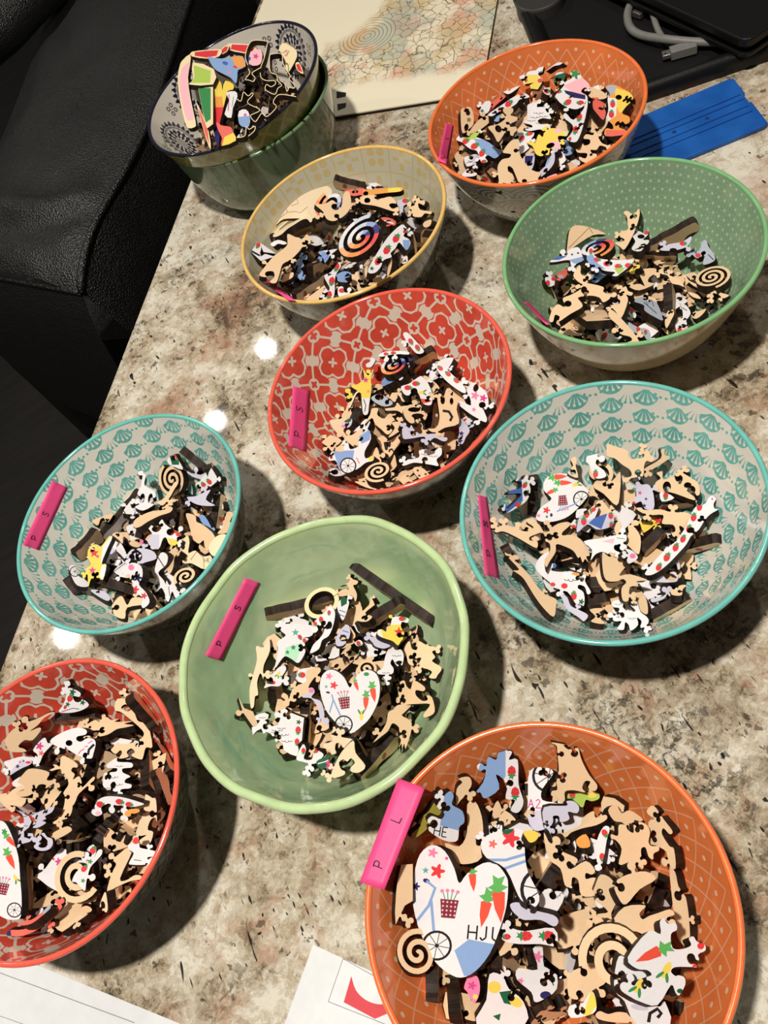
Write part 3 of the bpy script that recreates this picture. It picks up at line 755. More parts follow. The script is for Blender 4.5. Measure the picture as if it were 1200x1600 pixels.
def build_papers():
    W = mat_paper('white_paper', srgb(236, 238, 240), 0.55); LN = newmat('grey_print', srgb(150, 150, 156), 0.7)[0]; RED = mat_paper('red_print', srgb(226, 74, 84), 0.6)
    T = 0.0004
    def line(root, off, a, b, wd, z):
        p, q = at(*a, z)[:2] - off, at(*b, z)[:2] - off; t = (q - p) / np.linalg.norm(q - p); s = np.array([-t[1], t[0]]) * wd
        slab_poly('printed_line', [p + s, q + s, q - s, p - s], T, T + 0.00006, root, [LN])
    a, b = at(69, 1512, 0)[:2], at(283, 1600, 0)[:2]; t = (b - a) / np.linalg.norm(b - a); n = np.array([-t[1], t[0]])
    if n @ (at(0, 1600, 0)[:2] - a) < 0: n = -n
    o = a - t * 0.10
    # keep clear of the red bowl's foot
    root = empty('paper_sheet', (o[0], o[1], 0)); tag(root, 'white paper sheet with thin grey lines in front of the red bowl', 'paper')
    slab_poly('sheet', [np.zeros(2), t * 0.279, t * 0.279 + n * 0.20, n * 0.20], 0.00005, T, root, [W])
    line(root, o, (-30, 1509), (210, 1598), 0.00022, T); line(root, o, (-30, 1577), (70, 1612), 0.00016, T)
    c, d, e = at(489.6, 1476, 0)[:2], at(445, 1600, 0)[:2], at(581, 1518, 0)[:2]
    u = (e - c) / np.linalg.norm(e - c); w = d - c; w = w - u * (w @ u); w = w / np.linalg.norm(w)
    root = empty('paper_sheet', (c[0], c[1], 0)); tag(root, 'white printed sheet with a red shape, half under the nearest orange bowl', 'paper')
    slab_poly('sheet', [np.zeros(2), u * 0.060, u * 0.060 + w * 0.20, w * 0.20], 0.00005, T, root, [W])
    line(root, c, (536, 1498), (513, 1565), 0.00018, T); line(root, c, (513, 1565), (606, 1602), 0.00018, T); line(root, c, (536, 1498), (590, 1528), 0.00018, T)
    arc = catmull([(549, 1525), (556, 1547), (571, 1562), (590, 1569), (607, 1568)], 4, False)
    P = [at(*q, T)[:2] - c for q in list(arc) + [(607, 1583), (586, 1592), (537, 1566)]]
    slab_poly('red_shape', P, T, T + 0.00007, root, [RED])
build_papers()
# ------------------------------------------------------------------ puzzle pieces
CC = {k: srgb(*v) for k, v in dict(
    t=(236, 202, 162), l=(242, 220, 184), w=(236, 232, 234), v=(206, 202, 220), y=(244, 214, 92), o=(238, 160, 78), r=(226, 60, 66), c=(236, 112, 98),
    g=(62, 142, 82), G=(30, 96, 62), b=(138, 168, 214), B=(70, 104, 178), n=(44, 40, 96), p=(240, 130, 170), P=(214, 70, 140), k=(34, 28, 30), m=(128, 44, 58),
    L=(176, 206, 92), O=(160, 146, 60), s=(176, 182, 196), e=(246, 226, 180), T=(92, 170, 166), q=(250, 190, 200), z=(150, 120, 84), x=(186, 232, 200)).items()}
def mat_piece():
    m, nt, b = newmat('piece_face', rough=0.55, spec=0.25)
    a = nt.nodes.new('ShaderNodeAttribute'); a.attribute_name = 'paint'
    n, _ = noisetex(nt, coords(nt, sc=(1, 9, 1)), 160, 3); n2, _ = noisetex(nt, coords(nt), 420, 2)
    mul = nt.nodes.new('ShaderNodeMix'); mul.data_type = 'RGBA'; mul.blend_type = 'MULTIPLY'; mul.inputs[0].default_value = 1.0
    nt.links.new(a.outputs['Color'], mul.inputs[6])
    g = 0.90 + n * 0.12 + n2 * 0.06
    cmb = nt.nodes.new('ShaderNodeCombineXYZ')
    for i in range(3): nt.links.new(g.v, cmb.inputs[i])
    nt.links.new(cmb.outputs[0], mul.inputs[7]); setcol(nt, b, mul.outputs[2])
    return m
def mat_edge():
    m, nt, b = newmat('burnt_edge', rough=0.6, spec=0.25)
    n, _ = noisetex(nt, coords(nt, sc=(1, 1, 0.25)), 330, 3, 0.6); n2, _ = noisetex(nt, coords(nt, rot=(0.3, 0.2, 0)), 70, 2)
    c = mix(nt, n.soft(0.35, 0.7), srgb(24, 16, 12), srgb(52, 36, 27)); setcol(nt, b, mix(nt, n2.soft(0.55, 0.75) * 0.5, c, srgb(78, 56, 40)))
    return m
PFACE, PEDGE = mat_piece(), mat_edge()
TH = 0.0055
FR = {'J1': (570, 1150, 4), 'J2': (850, 1140, 4.2857), 'J3': (570, 1350, 4), 'J4': (850, 1350, 4.2857), 'H1': (340, 870, 6), 'H2': (520, 870, 6), 'H3': (340, 1040, 6), 'H4': (500, 1030, 6),
      'F1': (760, 680, 5.4545), 'F2': (950, 680, 5.2174), 'F3': (760, 800, 5.4545), 'F4': (940, 800, 5.4545), 'I1': (0, 1060, 7.275), 'I2': (120, 1060, 7.0588), 'I3': (0, 1260, 6.669), 'I4': (120, 1250, 6.957),
      'C1': (700, 90, 7.5), 'C2': (840, 90, 7.5), 'B1': (380, 260, 6.956), 'B2': (520, 260, 6.959), 'D1': (840, 320, 6.956), 'D2': (980, 320, 6.959),
      'E1': (500, 510, 6.153), 'E2': (630, 510, 6.153), 'G3': (90, 690, 5.519), 'G4': (220, 690, 5.519), 'A5': (270, 50, 8.423), 'A6': (370, 50, 8.421)}
def fpx(fr, pts):
    x0, y0, s = FR[fr]; return np.array([(x0 + p[0] / s, y0 + p[1] / s) for p in pts])
def circ(cx, cy, rx, ry=None, ang=0.0, n=14):
    ry = rx if ry is None else ry; c, s = math.cos(ang), math.sin(ang)
    return [(cx + rx * math.cos(a) * c - ry * math.sin(a) * s, cy + rx * math.cos(a) * s + ry * math.sin(a) * c) for a in (2 * math.pi * k / n for k in range(n))]
def thick(pts, w, closed=False):
    """a band around a polyline"""
    P = np.array(pts, float); n = len(P); A = []; B = []
    for i in range(n):
        a = P[(i - 1) % n] if closed or i else P[i]; b = P[(i + 1) % n] if closed or i < n - 1 else P[i]
        t = b - a; t = t / (np.linalg.norm(t) + 1e-9); nn = np.array([-t[1], t[0]]) * w; A.append(P[i] + nn); B.append(P[i] - nn)
    return A + B[::-1]
def motif(kind, col, a):
    """painted marks as (polygon, colour) in the same units as the outline"""
    out = []
    if kind == 'sb':
        x, y, s, g = a; g = math.radians(g); c, d = math.cos(g), math.sin(g)
        R = lambda u, v: (x + s * (u * c - v * d), y + s * (u * d + v * c))
        out.append(([R(*p) for p in ((-1.0, 0.0), (-0.55, 0.62), (0.25, 0.80), (0.72, 0.55), (0.85, 0), (0.72, -0.55), (0.25, -0.80), (-0.55, -0.62))], CC['r']))
        out.append(([R(*p) for p in ((0.55, 0), (0.75, 0.85), (1.05, 0.35), (1.5, 0.6), (1.3, 0.1), (1.65, -0.2), (1.1, -0.3), (0.8, -0.9))], CC['g']))
        for u, v in ((-0.4, 0.05), (0.1, 0.4), (0.1, -0.35), (0.4, 0.05)): out.append((circ(*R(u, v), s * 0.09, n=5), CC['k']))
    elif kind == 'ca':
        x, y, s, g = a; g = math.radians(g); c, d = math.cos(g), math.sin(g)
        R = lambda u, v: (x + s * (u * c - v * d), y + s * (u * d + v * c))
        out.append(([R(*p) for p in ((-1.0, 0.0), (-0.3, 0.24), (0.45, 0.32), (0.6, 0), (0.45, -0.32), (-0.3, -0.24))], srgb(236, 84, 62)))
        out.append(([R(*p) for p in ((0.45, 0), (0.7, 0.5), (0.85, 0.2), (1.25, 0.4), (1.15, 0.05), (1.35, -0.2), (0.9, -0.2), (0.75, -0.5))], srgb(96, 178, 92)))
    elif kind == 'co':
        x, y, s, g = a; g = math.radians(g)
        out.append((circ(x, y, s, s * 0.42, g), CC['y']))
        for q in (-1, 1): out.append((circ(x + s * 0.9 * math.cos(g + q * 0.5), y + s * 0.9 * math.sin(g + q * 0.5), s * 0.6, s * 0.2, g + q * 0.5, 8), CC['g']))
    elif kind == 'fl':
        x, y, s = a[:3]; out.append(([(x + s * (0.72 + 0.28 * math.cos(5 * t)) * math.cos(t), y + s * (0.72 + 0.28 * math.cos(5 * t)) * math.sin(t)) for t in np.linspace(0, 2 * math.pi, 25)[:-1]], CC[col]))
    elif kind == 'st':
        x, y, s = a[:3]; out.append(([(x + s * (1 if k % 2 else 0.42) * math.sin(k * math.pi / 5), y + s * (1 if k % 2 else 0.42) * math.cos(k * math.pi / 5)) for k in range(10)], CC[col]))
    elif kind == 'wh':
        x, y, s = a[:3]; out.append((circ(x, y, s, n=22), CC['k'])); out.append((circ(x, y, s * 0.84, n=22), CC['w']))
        for k in range(4):
            t = k * math.pi / 4 + 0.2; out.append((thick([(x - s * .86 * math.cos(t), y - s * .86 * math.sin(t)), (x + s * .86 * math.cos(t), y + s * .86 * math.sin(t))], s * 0.025), CC['k']))
        out.append((circ(x, y, s * 0.14, n=8), CC['k']))
    elif kind == 'ba':
        x, y, s, g = a; g = math.radians(g); c, d = math.cos(g), math.sin(g)
        R = lambda u, v: (x + s * (u * c - v * d), y + s * (u * d + v * c))
        out.append(([R(-1, -1), R(1, -1), R(0.75, 1), R(-0.75, 1)], CC['m']))
        for k in range(4):
            for j in range(4): out.append((circ(*R(-0.66 + 0.44 * j, -0.72 + 0.46 * k), s * 0.13, n=4), CC['q']))
        for u in (-0.7, -0.25, 0.2, 0.65):
            out.append((thick([R(u * 0.7, -1), R(u * 1.2, -1.9)], s * 0.05), CC['g'])); out.append((circ(*R(u * 1.25, -2.0 + 0.2 * abs(u)), s * 0.22, n=6), CC['p']))
    elif kind == 'ci':
        x, y, rx, ry, g = (list(a) + [a[2], 0])[:5] if len(a) < 5 else a; out.append((circ(x, y, rx, ry, math.radians(g)), None if col == 'k' and rx >= 18 else CC[col]))
    elif kind == 'po': out.append(([(a[i], a[i + 1]) for i in range(0, len(a), 2)], CC[col]))
    elif kind == 'ln': out.append((thick([(a[i], a[i + 1]) for i in range(1, len(a), 2)], a[0]), CC[col]))
    elif kind == 'cu':
        x, y, s = a[:3]
        for k in range(3):
            arc = [(x + s * (k - 1) * 0.9 + s * 0.5 * math.cos(t), y + s * 0.35 * math.sin(t) + s * 0.2 * (k % 2)) for t in np.linspace(0.2, math.pi, 6)]
            out.append((thick(arc, s * 0.07), CC['k']))
    elif kind == 'ra':
        x, y, s = a[:3]; cols = [(240, 150, 84), (232, 110, 92), (226, 84, 84), (70, 66, 128), (150, 172, 214), (204, 210, 226), (232, 230, 234), (222, 224, 230), (240, 176, 130)]
        st = math.radians(a[3] if len(a) > 3 else 200)
        for k, cl in enumerate(cols):
            t0 = st + 2 * math.pi * k / len(cols); out.append(([(x, y)] + [(x + s * math.cos(t0 + q), y + s * math.sin(t0 + q)) for q in np.linspace(0, 2 * math.pi / len(cols), 4)], srgb(*cl)))
    elif kind == 'tx':      # block letters, angle g
        x, y, s, g = a; g = math.radians(g); c, d = math.cos(g), math.sin(g)
        F = {'H': [((0, 0), (0, 1)), ((0.6, 0), (0.6, 1)), ((0, .5), (.6, .5))], 'E': [((0, 0), (0, 1)), ((0, 0), (.5, 0)), ((0, .5), (.4, .5)), ((0, 1), (.5, 1))], 'A': [((0, 1), (.3, 0)), ((.3, 0), (.6, 1)), ((.15, .6), (.45, .6))],
             'J': [((.4, 0), (.4, .8)), ((.4, .8), (.15, 1)), ((.15, 1), (0, .8))], 'T': [((0, 0), (.6, 0)), ((.3, 0), (.3, 1))], 'U': [((0, 0), (0, .8)), ((0, .8), (.3, 1)), ((.3, 1), (.6, .8)), ((.6, .8), (.6, 0))], '2': [((0, .2), (.3, 0)), ((.3, 0), (.5, .3)), ((.5, .3), (0, 1)), ((0, 1), (.6, 1))]}
        u0 = 0
        for ch in col:
            for p, q in F[ch]:
                pt = [(x + s * ((u0 + e[0]) * c - e[1] * d), y + s * ((u0 + e[0]) * d + e[1] * c)) for e in (p, q)]; out.append((thick(pt, s * 0.06), CC['k'] if ch not in 'A2' or len(col) > 2 else CC['P']))
            u0 += 0.85
    return out
def area2(P):
    P = np.asarray(P); x, y = P[:, 0], P[:, 1]; return 0.5 * float(np.sum(x * np.roll(y, -1) - np.roll(x, -1) * y))
def piece_mesh(name, outline, base, marks, T=None, under=None):
    """outline and marks in metres in the piece plane; top face at z 0, burnt edge below"""
    T = T or TH
    o = np.asarray(outline) * 1000.0
    if area2(o) < 0: o = o[::-1]
    keep = [0]
    for i in range(1, len(o)):
        if np.linalg.norm(o[i] - o[keep[-1]]) > 0.12: keep.append(i)
    o = o[keep]
    if np.linalg.norm(o[0] - o[-1]) < 0.12: o = o[:-1]
    vin = [Vector(p) for p in o]; fin = [list(range(len(o)))]; cols = [base]
    lo, hi = o.min(0) - 0.01, o.max(0) + 0.01
    for poly, c in marks:
        q = np.asarray(poly) * 1000.0
        if len(q) < 3 or (q.max(0) < lo).any() or (q.min(0) > hi).any(): continue
        if area2(q) < 0: q = q[::-1]
        s = len(vin); vin += [Vector(p) for p in q]; fin.append(list(range(s, len(vin)))); cols.append(c)
    V, E_, F, ov, oe, of = geometry.delaunay_2d_cdt(vin, [], fin, 0, 0.004)
    tris = []; tc = []
    for f, orig in zip(F, of):
        if 0 in orig and cols[max(orig)] is not None: tris.append(f); tc.append(cols[max(orig)])
    if not tris: return None
    used = sorted({i for f in tris for i in f}); mp = {i: k for k, i in enumerate(used)}; n = len(used)
    tris = [tuple(mp[i] for i in f) for f in tris]
    co = [(V[i][0] / 1000.0, V[i][1] / 1000.0, 0.0) for i in used] + [(V[i][0] / 1000.0, V[i][1] / 1000.0, -T) for i in used]
    ec = {}
    for f in tris:
        for i in range(len(f)):
            e = (f[i], f[(i + 1) % len(f)]); ec[e] = 1
    faces = list(tris); mi = [0] * len(tris); fc = list(tc); ub = under or CC['t']
    for f in tris: faces.append(tuple(i + n for i in reversed(f))); mi.append(0); fc.append(ub)
    for (a, b) in ec:
        if (b, a) not in ec: faces.append((b, a, a + n, b + n)); mi.append(1); fc.append((0.03, 0.02, 0.015, 1))
    me = bpy.data.meshes.new(name); me.from_pydata(co, [], faces); me.polygons.foreach_set('material_index', mi)
    ca = me.color_attributes.new('paint', 'FLOAT_COLOR', 'CORNER'); buf = []
    for f, c in zip(faces, fc): buf += list(c) * len(f)
    ca.data.foreach_set('color', buf); me.materials.append(PFACE); me.materials.append(PEDGE); me.update()
    return me
def spiral_pts(r, turns, d=1, wfrac=0.5, a0=0.0):
    n = int(turns * 26); pitch = r / (turns + 0.25); A = []; B = []
    for k in range(n + 1):
        t = k / n; a = a0 + d * 2 * math.pi * turns * t; rr = r - pitch * turns * t; w = pitch * wfrac * (1 if t < 0.96 else 0.8)
        A.append((rr * math.cos(a), rr * math.sin(a))); B.append(((rr - w) * math.cos(a), (rr - w) * math.sin(a)))
    return A + B[::-1]
def selfx(P):
    P = np.asarray(P); n = len(P); a = P; b = np.roll(P, -1, 0)
    for i in range(n):
        j = np.arange(i + 2, n if i else n - 1)
        if len(j) == 0: continue
        d = b[i] - a[i]; c1 = d[0] * (a[j, 1] - a[i, 1]) - d[1] * (a[j, 0] - a[i, 0]); c2 = d[0] * (b[j, 1] - a[i, 1]) - d[1] * (b[j, 0] - a[i, 0])
        e = b[j] - a[j]; c3 = e[:, 0] * (a[i, 1] - a[j, 1]) - e[:, 1] * (a[i, 0] - a[j, 0]); c4 = e[:, 0] * (b[i, 1] - a[j, 1]) - e[:, 1] * (b[i, 0] - a[j, 0])
        if ((c1 * c2 < 0) & (c3 * c4 < 0)).any(): return True
    return False
BONE = [(-0.55, 0), (-0.42, 0.55), (-0.95, 0.75), (-1.25, 1.35), (-0.85, 1.95), (-0.25, 1.85), (0, 1.5), (0.25, 1.85), (0.85, 1.95), (1.25, 1.35), (0.95, 0.75), (0.42, 0.55), (0.55, 0)]
KNOB = [(-0.5, 0), (-0.38, 0.5), (-0.85, 0.95), (-0.9, 1.5), (-0.5, 2.0), (0, 2.15), (0.5, 2.0), (0.9, 1.5), (0.85, 0.95), (0.38, 0.5), (0.5, 0)]
def jig(rng, size, asp=0.7):
    """random interlocking piece: lobed knobs and sockets on a wavy body (metres)"""
    for tries in range(40):
        n = rng.choice([3, 4, 4, 5]); rot = rng.random() * 6.28
        C = [np.array([math.cos(rot + 2 * math.pi * (k + rng.uniform(-.2, .2)) / n) * size, math.sin(rot + 2 * math.pi * (k + rng.uniform(-.2, .2)) / n) * size * asp]) * rng.uniform(0.8, 1.15) for k in range(n)]
        pts = []; u = 0.0018
        for k in range(n):
            a, b = C[k], C[(k + 1) % n]; t = b - a; L = np.linalg.norm(t); t = t / L; nn = np.array([t[1], -t[0]])
            bow = rng.uniform(-0.10, 0.10) * L; pts.append(a)
            m = 1 if L < 0.017 else 2; r_ = rng.random()
            for j in range(m):
                if L < 0.008 or rng.random() < 0.18: continue
                s0 = (j + 0.5) / m * L + rng.uniform(-0.06, 0.06) * L; sg = 1 if rng.random() < 0.5 else -1
                shp = BONE if rng.random() < 0.6 else KNOB
                base = a + t * s0 + nn * bow * math.sin(math.pi * s0 / L); th = rng.uniform(-0.25, 0.25); t2 = t * math.cos(th) + nn * math.sin(th); n2 = -t * math.sin(th) + nn * math.cos(th)
                for p in shp: pts.append(base + t2 * (p[0] * u) + n2 * (p[1] * u * sg))
        out = catmull(pts, 2)
        if not selfx(out): return out
    return np.array(circ(0, 0, size, size * asp))
def add_locks(out, rng, n):
    """cut lobed sockets into, or add lobed knobs to, a drawn outline (metres)"""
    P = np.asarray(out, float)
    if area2(P) < 0: P = P[::-1]
    made = 0
    for tries in range(n * 7):
        if made >= n: break
        m = len(P); i = rng.randrange(m); u = rng.uniform(0.0017, 0.0022) * (1.0 if tries < n * 3 else 0.65); k0 = i; k1 = i
        d = 0.0
        while d < u * 0.8 and (i - k0) < 8: d += np.linalg.norm(P[k0 % m] - P[(k0 - 1) % m]); k0 -= 1
        d = 0.0
        while d < u * 0.8 and (k1 - i) < 8: d += np.linalg.norm(P[k1 % m] - P[(k1 + 1) % m]); k1 += 1
        a, b = P[k0 % m], P[k1 % m]; t = b - a; L = np.linalg.norm(t)
        if L < 1e-5: continue
        t = t / L; nn = np.array([t[1], -t[0]]); base = (a + b) / 2; sg = -1 if rng.random() < 0.62 else 1; shp = BONE if rng.random() < 0.65 else KNOB
        def ins(uu): return [base + t * (p[0] * uu) + nn * (p[1] * uu * sg) for p in shp]
        rest = [P[q % m] for q in range(k1, k0 + m + 1)]
        if selfx(np.array(rest + ins(u * 1.2))): continue
        lock = catmull(ins(u), 2, False); Q = np.array(rest + list(lock))
        if selfx(Q): continue
        P = Q; made += 1
    return P
def rand_marks(rng, S):
    """a random print for a white piece of half-size S"""
    th = rng.choice(['sb', 'sb', 'cu', 'bl', 'fl', 'ye', 'sk']); M = []
    if th == 'sb':
        g = rng.random() * 360; c, d = math.cos(math.radians(g)), math.sin(math.radians(g))
        for k in (-1.3, -0.45, 0.4, 1.25): M += motif('sb', None, (S * 0.62 * k * c + S * .2 * d, S * 0.62 * k * d - S * .2 * c, S * 0.2, g + rng.uniform(-30, 30)))
    elif th == 'cu':
        for k in range(7): M += motif('cu', None, (rng.uniform(-S, S), rng.uniform(-S, S) * .7, S * 0.2))
    elif th == 'bl':
        M.append(([(-S * 1.5, -S * 1.5), (S * rng.uniform(-.3, .6), -S * 1.5), (S * rng.uniform(-.6, .3), S * 1.5), (-S * 1.5, S * 1.5)], CC['b']))
        for k in range(6): y = rng.uniform(-S, S); M.append((thick([(-S * 1.2, y), (S * 0.1, y + S * 0.3)], S * 0.02), CC['B']))
    elif th == 'fl':
        for k in range(5): M += motif('fl', rng.choice('rpPng'), (rng.uniform(-S, S), rng.uniform(-S, S) * .7, S * rng.uniform(.12, .24)))
    elif th == 'ye':
        M.append(([(-S * 1.5, -S * 1.5), (S * 1.5, -S * 1.5), (S * 1.5, S * .1), (-S * 1.5, S * .4)], CC['y'])); M += motif('st', 'r', (rng.uniform(-.3, .3) * S, -S * .3, S * .3))
    else:
        for k in range(6):
            a = (rng.uniform(-S, S), rng.uniform(-S, S) * .8); b = (rng.uniform(-S, S), rng.uniform(-S, S) * .8); M.append((thick([a, b], S * 0.025), CC['k']))
        M += motif('ci', 'v', (0, 0, S * .5, S * .3, 40))
    return M, {'sb': 'strawberry-printed', 'cu': 'white curly-printed', 'bl': 'white and blue', 'fl': 'flower-printed', 'ye': 'yellow and white', 'sk': 'white line-printed'}[th]

# --- settling pieces on each other with a height field per bowl
CELL = 0.0010
class Heap:
    def __init__(s, key):
        s.root, s.c, s.sh, s.z0 = BW[key]; s.key = key; s.n = 200
        g = (np.arange(s.n) - s.n / 2 + 0.5) * CELL; gx, gy = np.meshgrid(g, g, indexing='ij'); r = np.hypot(gx, gy)
        s.H = np.where(r < s.sh.R - s.sh.th, s.z0 + s.sh.inner_z(np.minimum(r, s.sh.R)), s.z0 + s.sh.H + 0.002); s.r = r
        if key == 'A':
            nrm = np.array([-0.074, 0.031, 0.997]); s.H = s.H - (nrm[0] * gx + nrm[1] * gy) / nrm[2]
        s.floor = s.H.copy()
    def idx(s, x, y):
        i = np.clip(((x - s.c[0]) / CELL + s.n / 2).astype(int), 0, s.n - 1); j = np.clip(((y - s.c[1]) / CELL + s.n / 2).astype(int), 0, s.n - 1); return i, j
    def at(s, x, y): i, j = s.idx(np.asarray(x), np.asarray(y)); return s.H[i, j]
def inside(poly, pts):
    P = np.asarray(poly); x, y = pts[:, 0], pts[:, 1]; ins = np.zeros(len(pts), bool); n = len(P)
    for i in range(n):
        x1, y1 = P[i]; x2, y2 = P[(i + 1) % n]
        if y1 == y2: continue
        c = ((y1 > y) != (y2 > y)) & (x < (x2 - x1) * (y - y1) / (y2 - y1) + x1); ins ^= c
    return ins
def samples(outline):
    P = np.asarray(outline); lo, hi = P.min(0), P.max(0)
    g = np.array([(x, y) for x in np.arange(lo[0], hi[0], 0.0011) for y in np.arange(lo[1], hi[1], 0.0011)])
    if len(g) == 0: return P
    g = g[inside(P, g)]; return np.concatenate([g, P]) if len(g) else P
def frame_from_normal(n):
    n = n / np.linalg.norm(n); ax = np.array([1.0, 0, 0]); ax = ax - n * (ax @ n); ax /= np.linalg.norm(ax); return np.stack([ax, np.cross(n, ax), n], 1)
def settle(h, R, xy, S2, T=None, pct=97.0):
    """height of the piece origin so that the piece rests on the heap"""
    T = T or TH
    L = np.concatenate([np.c_[S2, np.zeros(len(S2))], np.c_[S2, np.full(len(S2), -T)]]) @ R.T
    gap = h.at(xy[0] + L[:, 0], xy[1] + L[:, 1]) - L[:, 2]
    return float(np.percentile(gap, pct)), L
def press(h, L, xy, z):
    i, j = h.idx(xy[0] + L[:, 0], xy[1] + L[:, 1]); np.maximum.at(h.H, (i, j), L[:, 2] + z)
def fit_normal(h, xy, S2, maxs=0.45, k=0.85):
    x = S2[:, 0]; y = S2[:, 1]; z = h.at(xy[0] + x, xy[1] + y); A = np.c_[x, y, np.ones(len(x))]
    try: a, b, _ = np.linalg.lstsq(A, z, rcond=None)[0]
    except Exception: a = b = 0.0
    m = math.hypot(a, b) * k; q = min(1.0, maxs / m) * k if m > 1e-6 else 0
    return np.array([-a * q, -b * q, 1.0])
SINK = bpy.data.collections.new('spare') if False else None
HEAPS = {}; PIECES = []
def put(name, me, R, pos):
    o = bpy.data.objects.new(name, me); COL.link(o)
    o.matrix_world = Matrix(((R[0, 0], R[0, 1], R[0, 2], pos[0]), (R[1, 0], R[1, 1], R[1, 2], pos[1]), (R[2, 0], R[2, 1], R[2, 2], pos[2]), (0, 0, 0, 1)))
    return o
def plane_px(px, P0, n):
    out = []
    for p in px:
        v = ray(p[0], p[1]); t = ((P0 - CP) @ n) / (v @ n); out.append(CP + v * t)
    return np.array(out)
def march(h, p, over=0.0):
    """first point of the heap that the view ray through a pixel meets"""
    v = ray(p[0], p[1]); z = np.linspace(h.z0 + h.sh.H + 0.03, h.z0 + 0.004, 160); t = (z - CAMZ) / v[2]; Q = CP + v * t[:, None]
    rr = np.hypot(Q[:, 0] - h.c[0], Q[:, 1] - h.c[1]); ok = (Q[:, 2] <= h.at(Q[:, 0], Q[:, 1]) + over) & (rr < h.sh.R - 0.006)
    if ok.any(): return Q[int(np.argmax(ok))]
    inn = np.nonzero(rr < h.sh.R - 0.011)[0]; return Q[int(inn[-1])] if len(inn) else Q[len(z) // 2]
def clamp_in(h, W, P0, n, m=0.0075):
    """keep a piece's outline inside the rim, in its own plane"""
    W = W.copy(); d = W[:, :2] - h.c; r = np.hypot(d[:, 0], d[:, 1]); mx = h.sh.R - m - (0.0035 if P0[2] > h.z0 + h.sh.H - 0.014 else 0.0); k = r > mx
    W[k, :2] = h.c + d[k] * (mx / r[k])[:, None]; W[:, 2] = P0[2] - ((W[:, 0] - P0[0]) * n[0] + (W[:, 1] - P0[1]) * n[1]) / n[2]
    return W
def place_traced(h, name, px, base, marks_px, rng, T=None, smooth=3, maxs=0.45, wobble=0.07, locks=0, lift=0.0, zfix=None):
    """px: outline pixels in the photograph; found in the scene as a piece resting on the heap"""
    px = np.asarray(px, float); cpx = px.mean(0); nrm = np.array([0, 0, 1.0]); z = None
    P0 = None
    if zfix is not None:        # a card stacked on the pile at a known height
        nrm = zfix[1] / np.linalg.norm(zfix[1]); P0 = at(cpx[0], cpx[1], zfix[0]); R = frame_from_normal(nrm); loc = (plane_px(px, P0, nrm) - P0) @ R[:, :2]
        out = catmull(loc, smooth) if smooth > 1 else loc
        if smooth > 1 and selfx(out): out = loc
        me = piece_mesh(name, out, base, [((plane_px(q, P0, nrm) - P0) @ R[:, :2], c) for q, c in marks_px], T)
        return put(name, me, R, P0) if me else None
    for it in range(4):
        if z is None:
            P0 = march(h, cpx, TH); zm = P0[2]
            if math.hypot(P0[0] - h.c[0], P0[1] - h.c[1]) > h.sh.R * 0.70: maxs = 0.8
            elif h.key != 'A': zm = 1.0
        W = clamp_in(h, plane_px(px, P0, nrm), P0, nrm); R = frame_from_normal(nrm); loc = (W - P0) @ R[:, :2]
        S2 = samples(loc); zz, L = settle(h, R, P0[:2], S2, T); z = min(zz, zm + 0.007)
        wob = np.array([rng.gauss(0, wobble), rng.gauss(0, wobble), 0]) if it == 2 else 0
        if it < 3: nrm = fit_normal(h, P0[:2], S2, maxs) + wob; nrm = nrm / np.linalg.norm(nrm)
        v = ray(*cpx); P0 = CP + v * ((z - CAMZ) / v[2])
    R = frame_from_normal(nrm); W = clamp_in(h, plane_px(px, P0, nrm), P0, nrm); loc = (W - P0) @ R[:, :2]
    out = catmull(loc, smooth) if smooth > 1 else loc
    if smooth > 1 and selfx(out): out = loc
    if locks:
        per = float(np.linalg.norm(np.roll(out, -1, 0) - out, axis=1).sum()); out = add_locks(out, rng, min(locks, int(per / 0.024)))
    Wo = P0 + out @ R[:, :2].T; out = (clamp_in(h, Wo, P0, nrm) - P0) @ R[:, :2]
    z, L = settle(h, R, P0[:2], samples(out), T); z = min(z, zm + 0.009); v = ray(*cpx); Pn = CP + v * ((z - CAMZ) / v[2]); P0 = np.array([Pn[0], Pn[1], z + lift])
    M = [((plane_px(q, P0, nrm) - P0) @ R[:, :2], c) for q, c in marks_px]
    me = piece_mesh(name, out, base, M, T)
    if me is None: return None
    press(h, L, P0[:2], z + lift)
    return put(name, me, R, P0)
def place_local(h, name, cpx, outline, base, marks, rng, T=None, maxs=0.45, spin=0.0, xy=None):
    """a piece given by its own outline (metres), laid at a pixel or a point"""
    out = np.asarray(outline, float); S2 = samples(out)
    if xy is None:
        P0 = march(h, cpx, TH); xy = P0[:2]; zm = P0[2]
        if math.hypot(P0[0] - h.c[0], P0[1] - h.c[1]) > h.sh.R * 0.66: maxs = 0.6
        else: zm = 1.0
    else: zm = 1.0
    wob = np.array([rng.gauss(0, 0.05), rng.gauss(0, 0.05), 0]); zs = []
    for it in range(6):
        if it < 4: nrm = fit_normal(h, xy, S2, maxs) + wob; R = frame_from_normal(nrm)
        z, L = settle(h, R, xy, S2, T); z = min(z, zm + 0.008)
        if it > 2 and cpx is not None: zs.append(z); z = max(zs)
        if cpx is not None:
            v = ray(*cpx); q = CP + v * ((z - CAMZ) / v[2]); xy = q[:2]; dd = xy - h.c; rr = float(np.hypot(*dd)); lim = h.sh.R - 0.006 - float(np.abs(out).max()) * 0.9
            if rr > lim: xy = h.c + dd * (lim / rr)
    if cpx is None: z, L = settle(h, R, xy, S2, T)
    me = piece_mesh(name, out, base, marks, T)
    if me is None: return None
    press(h, L, xy, z); return put(name, me, R, (xy[0], xy[1], z))
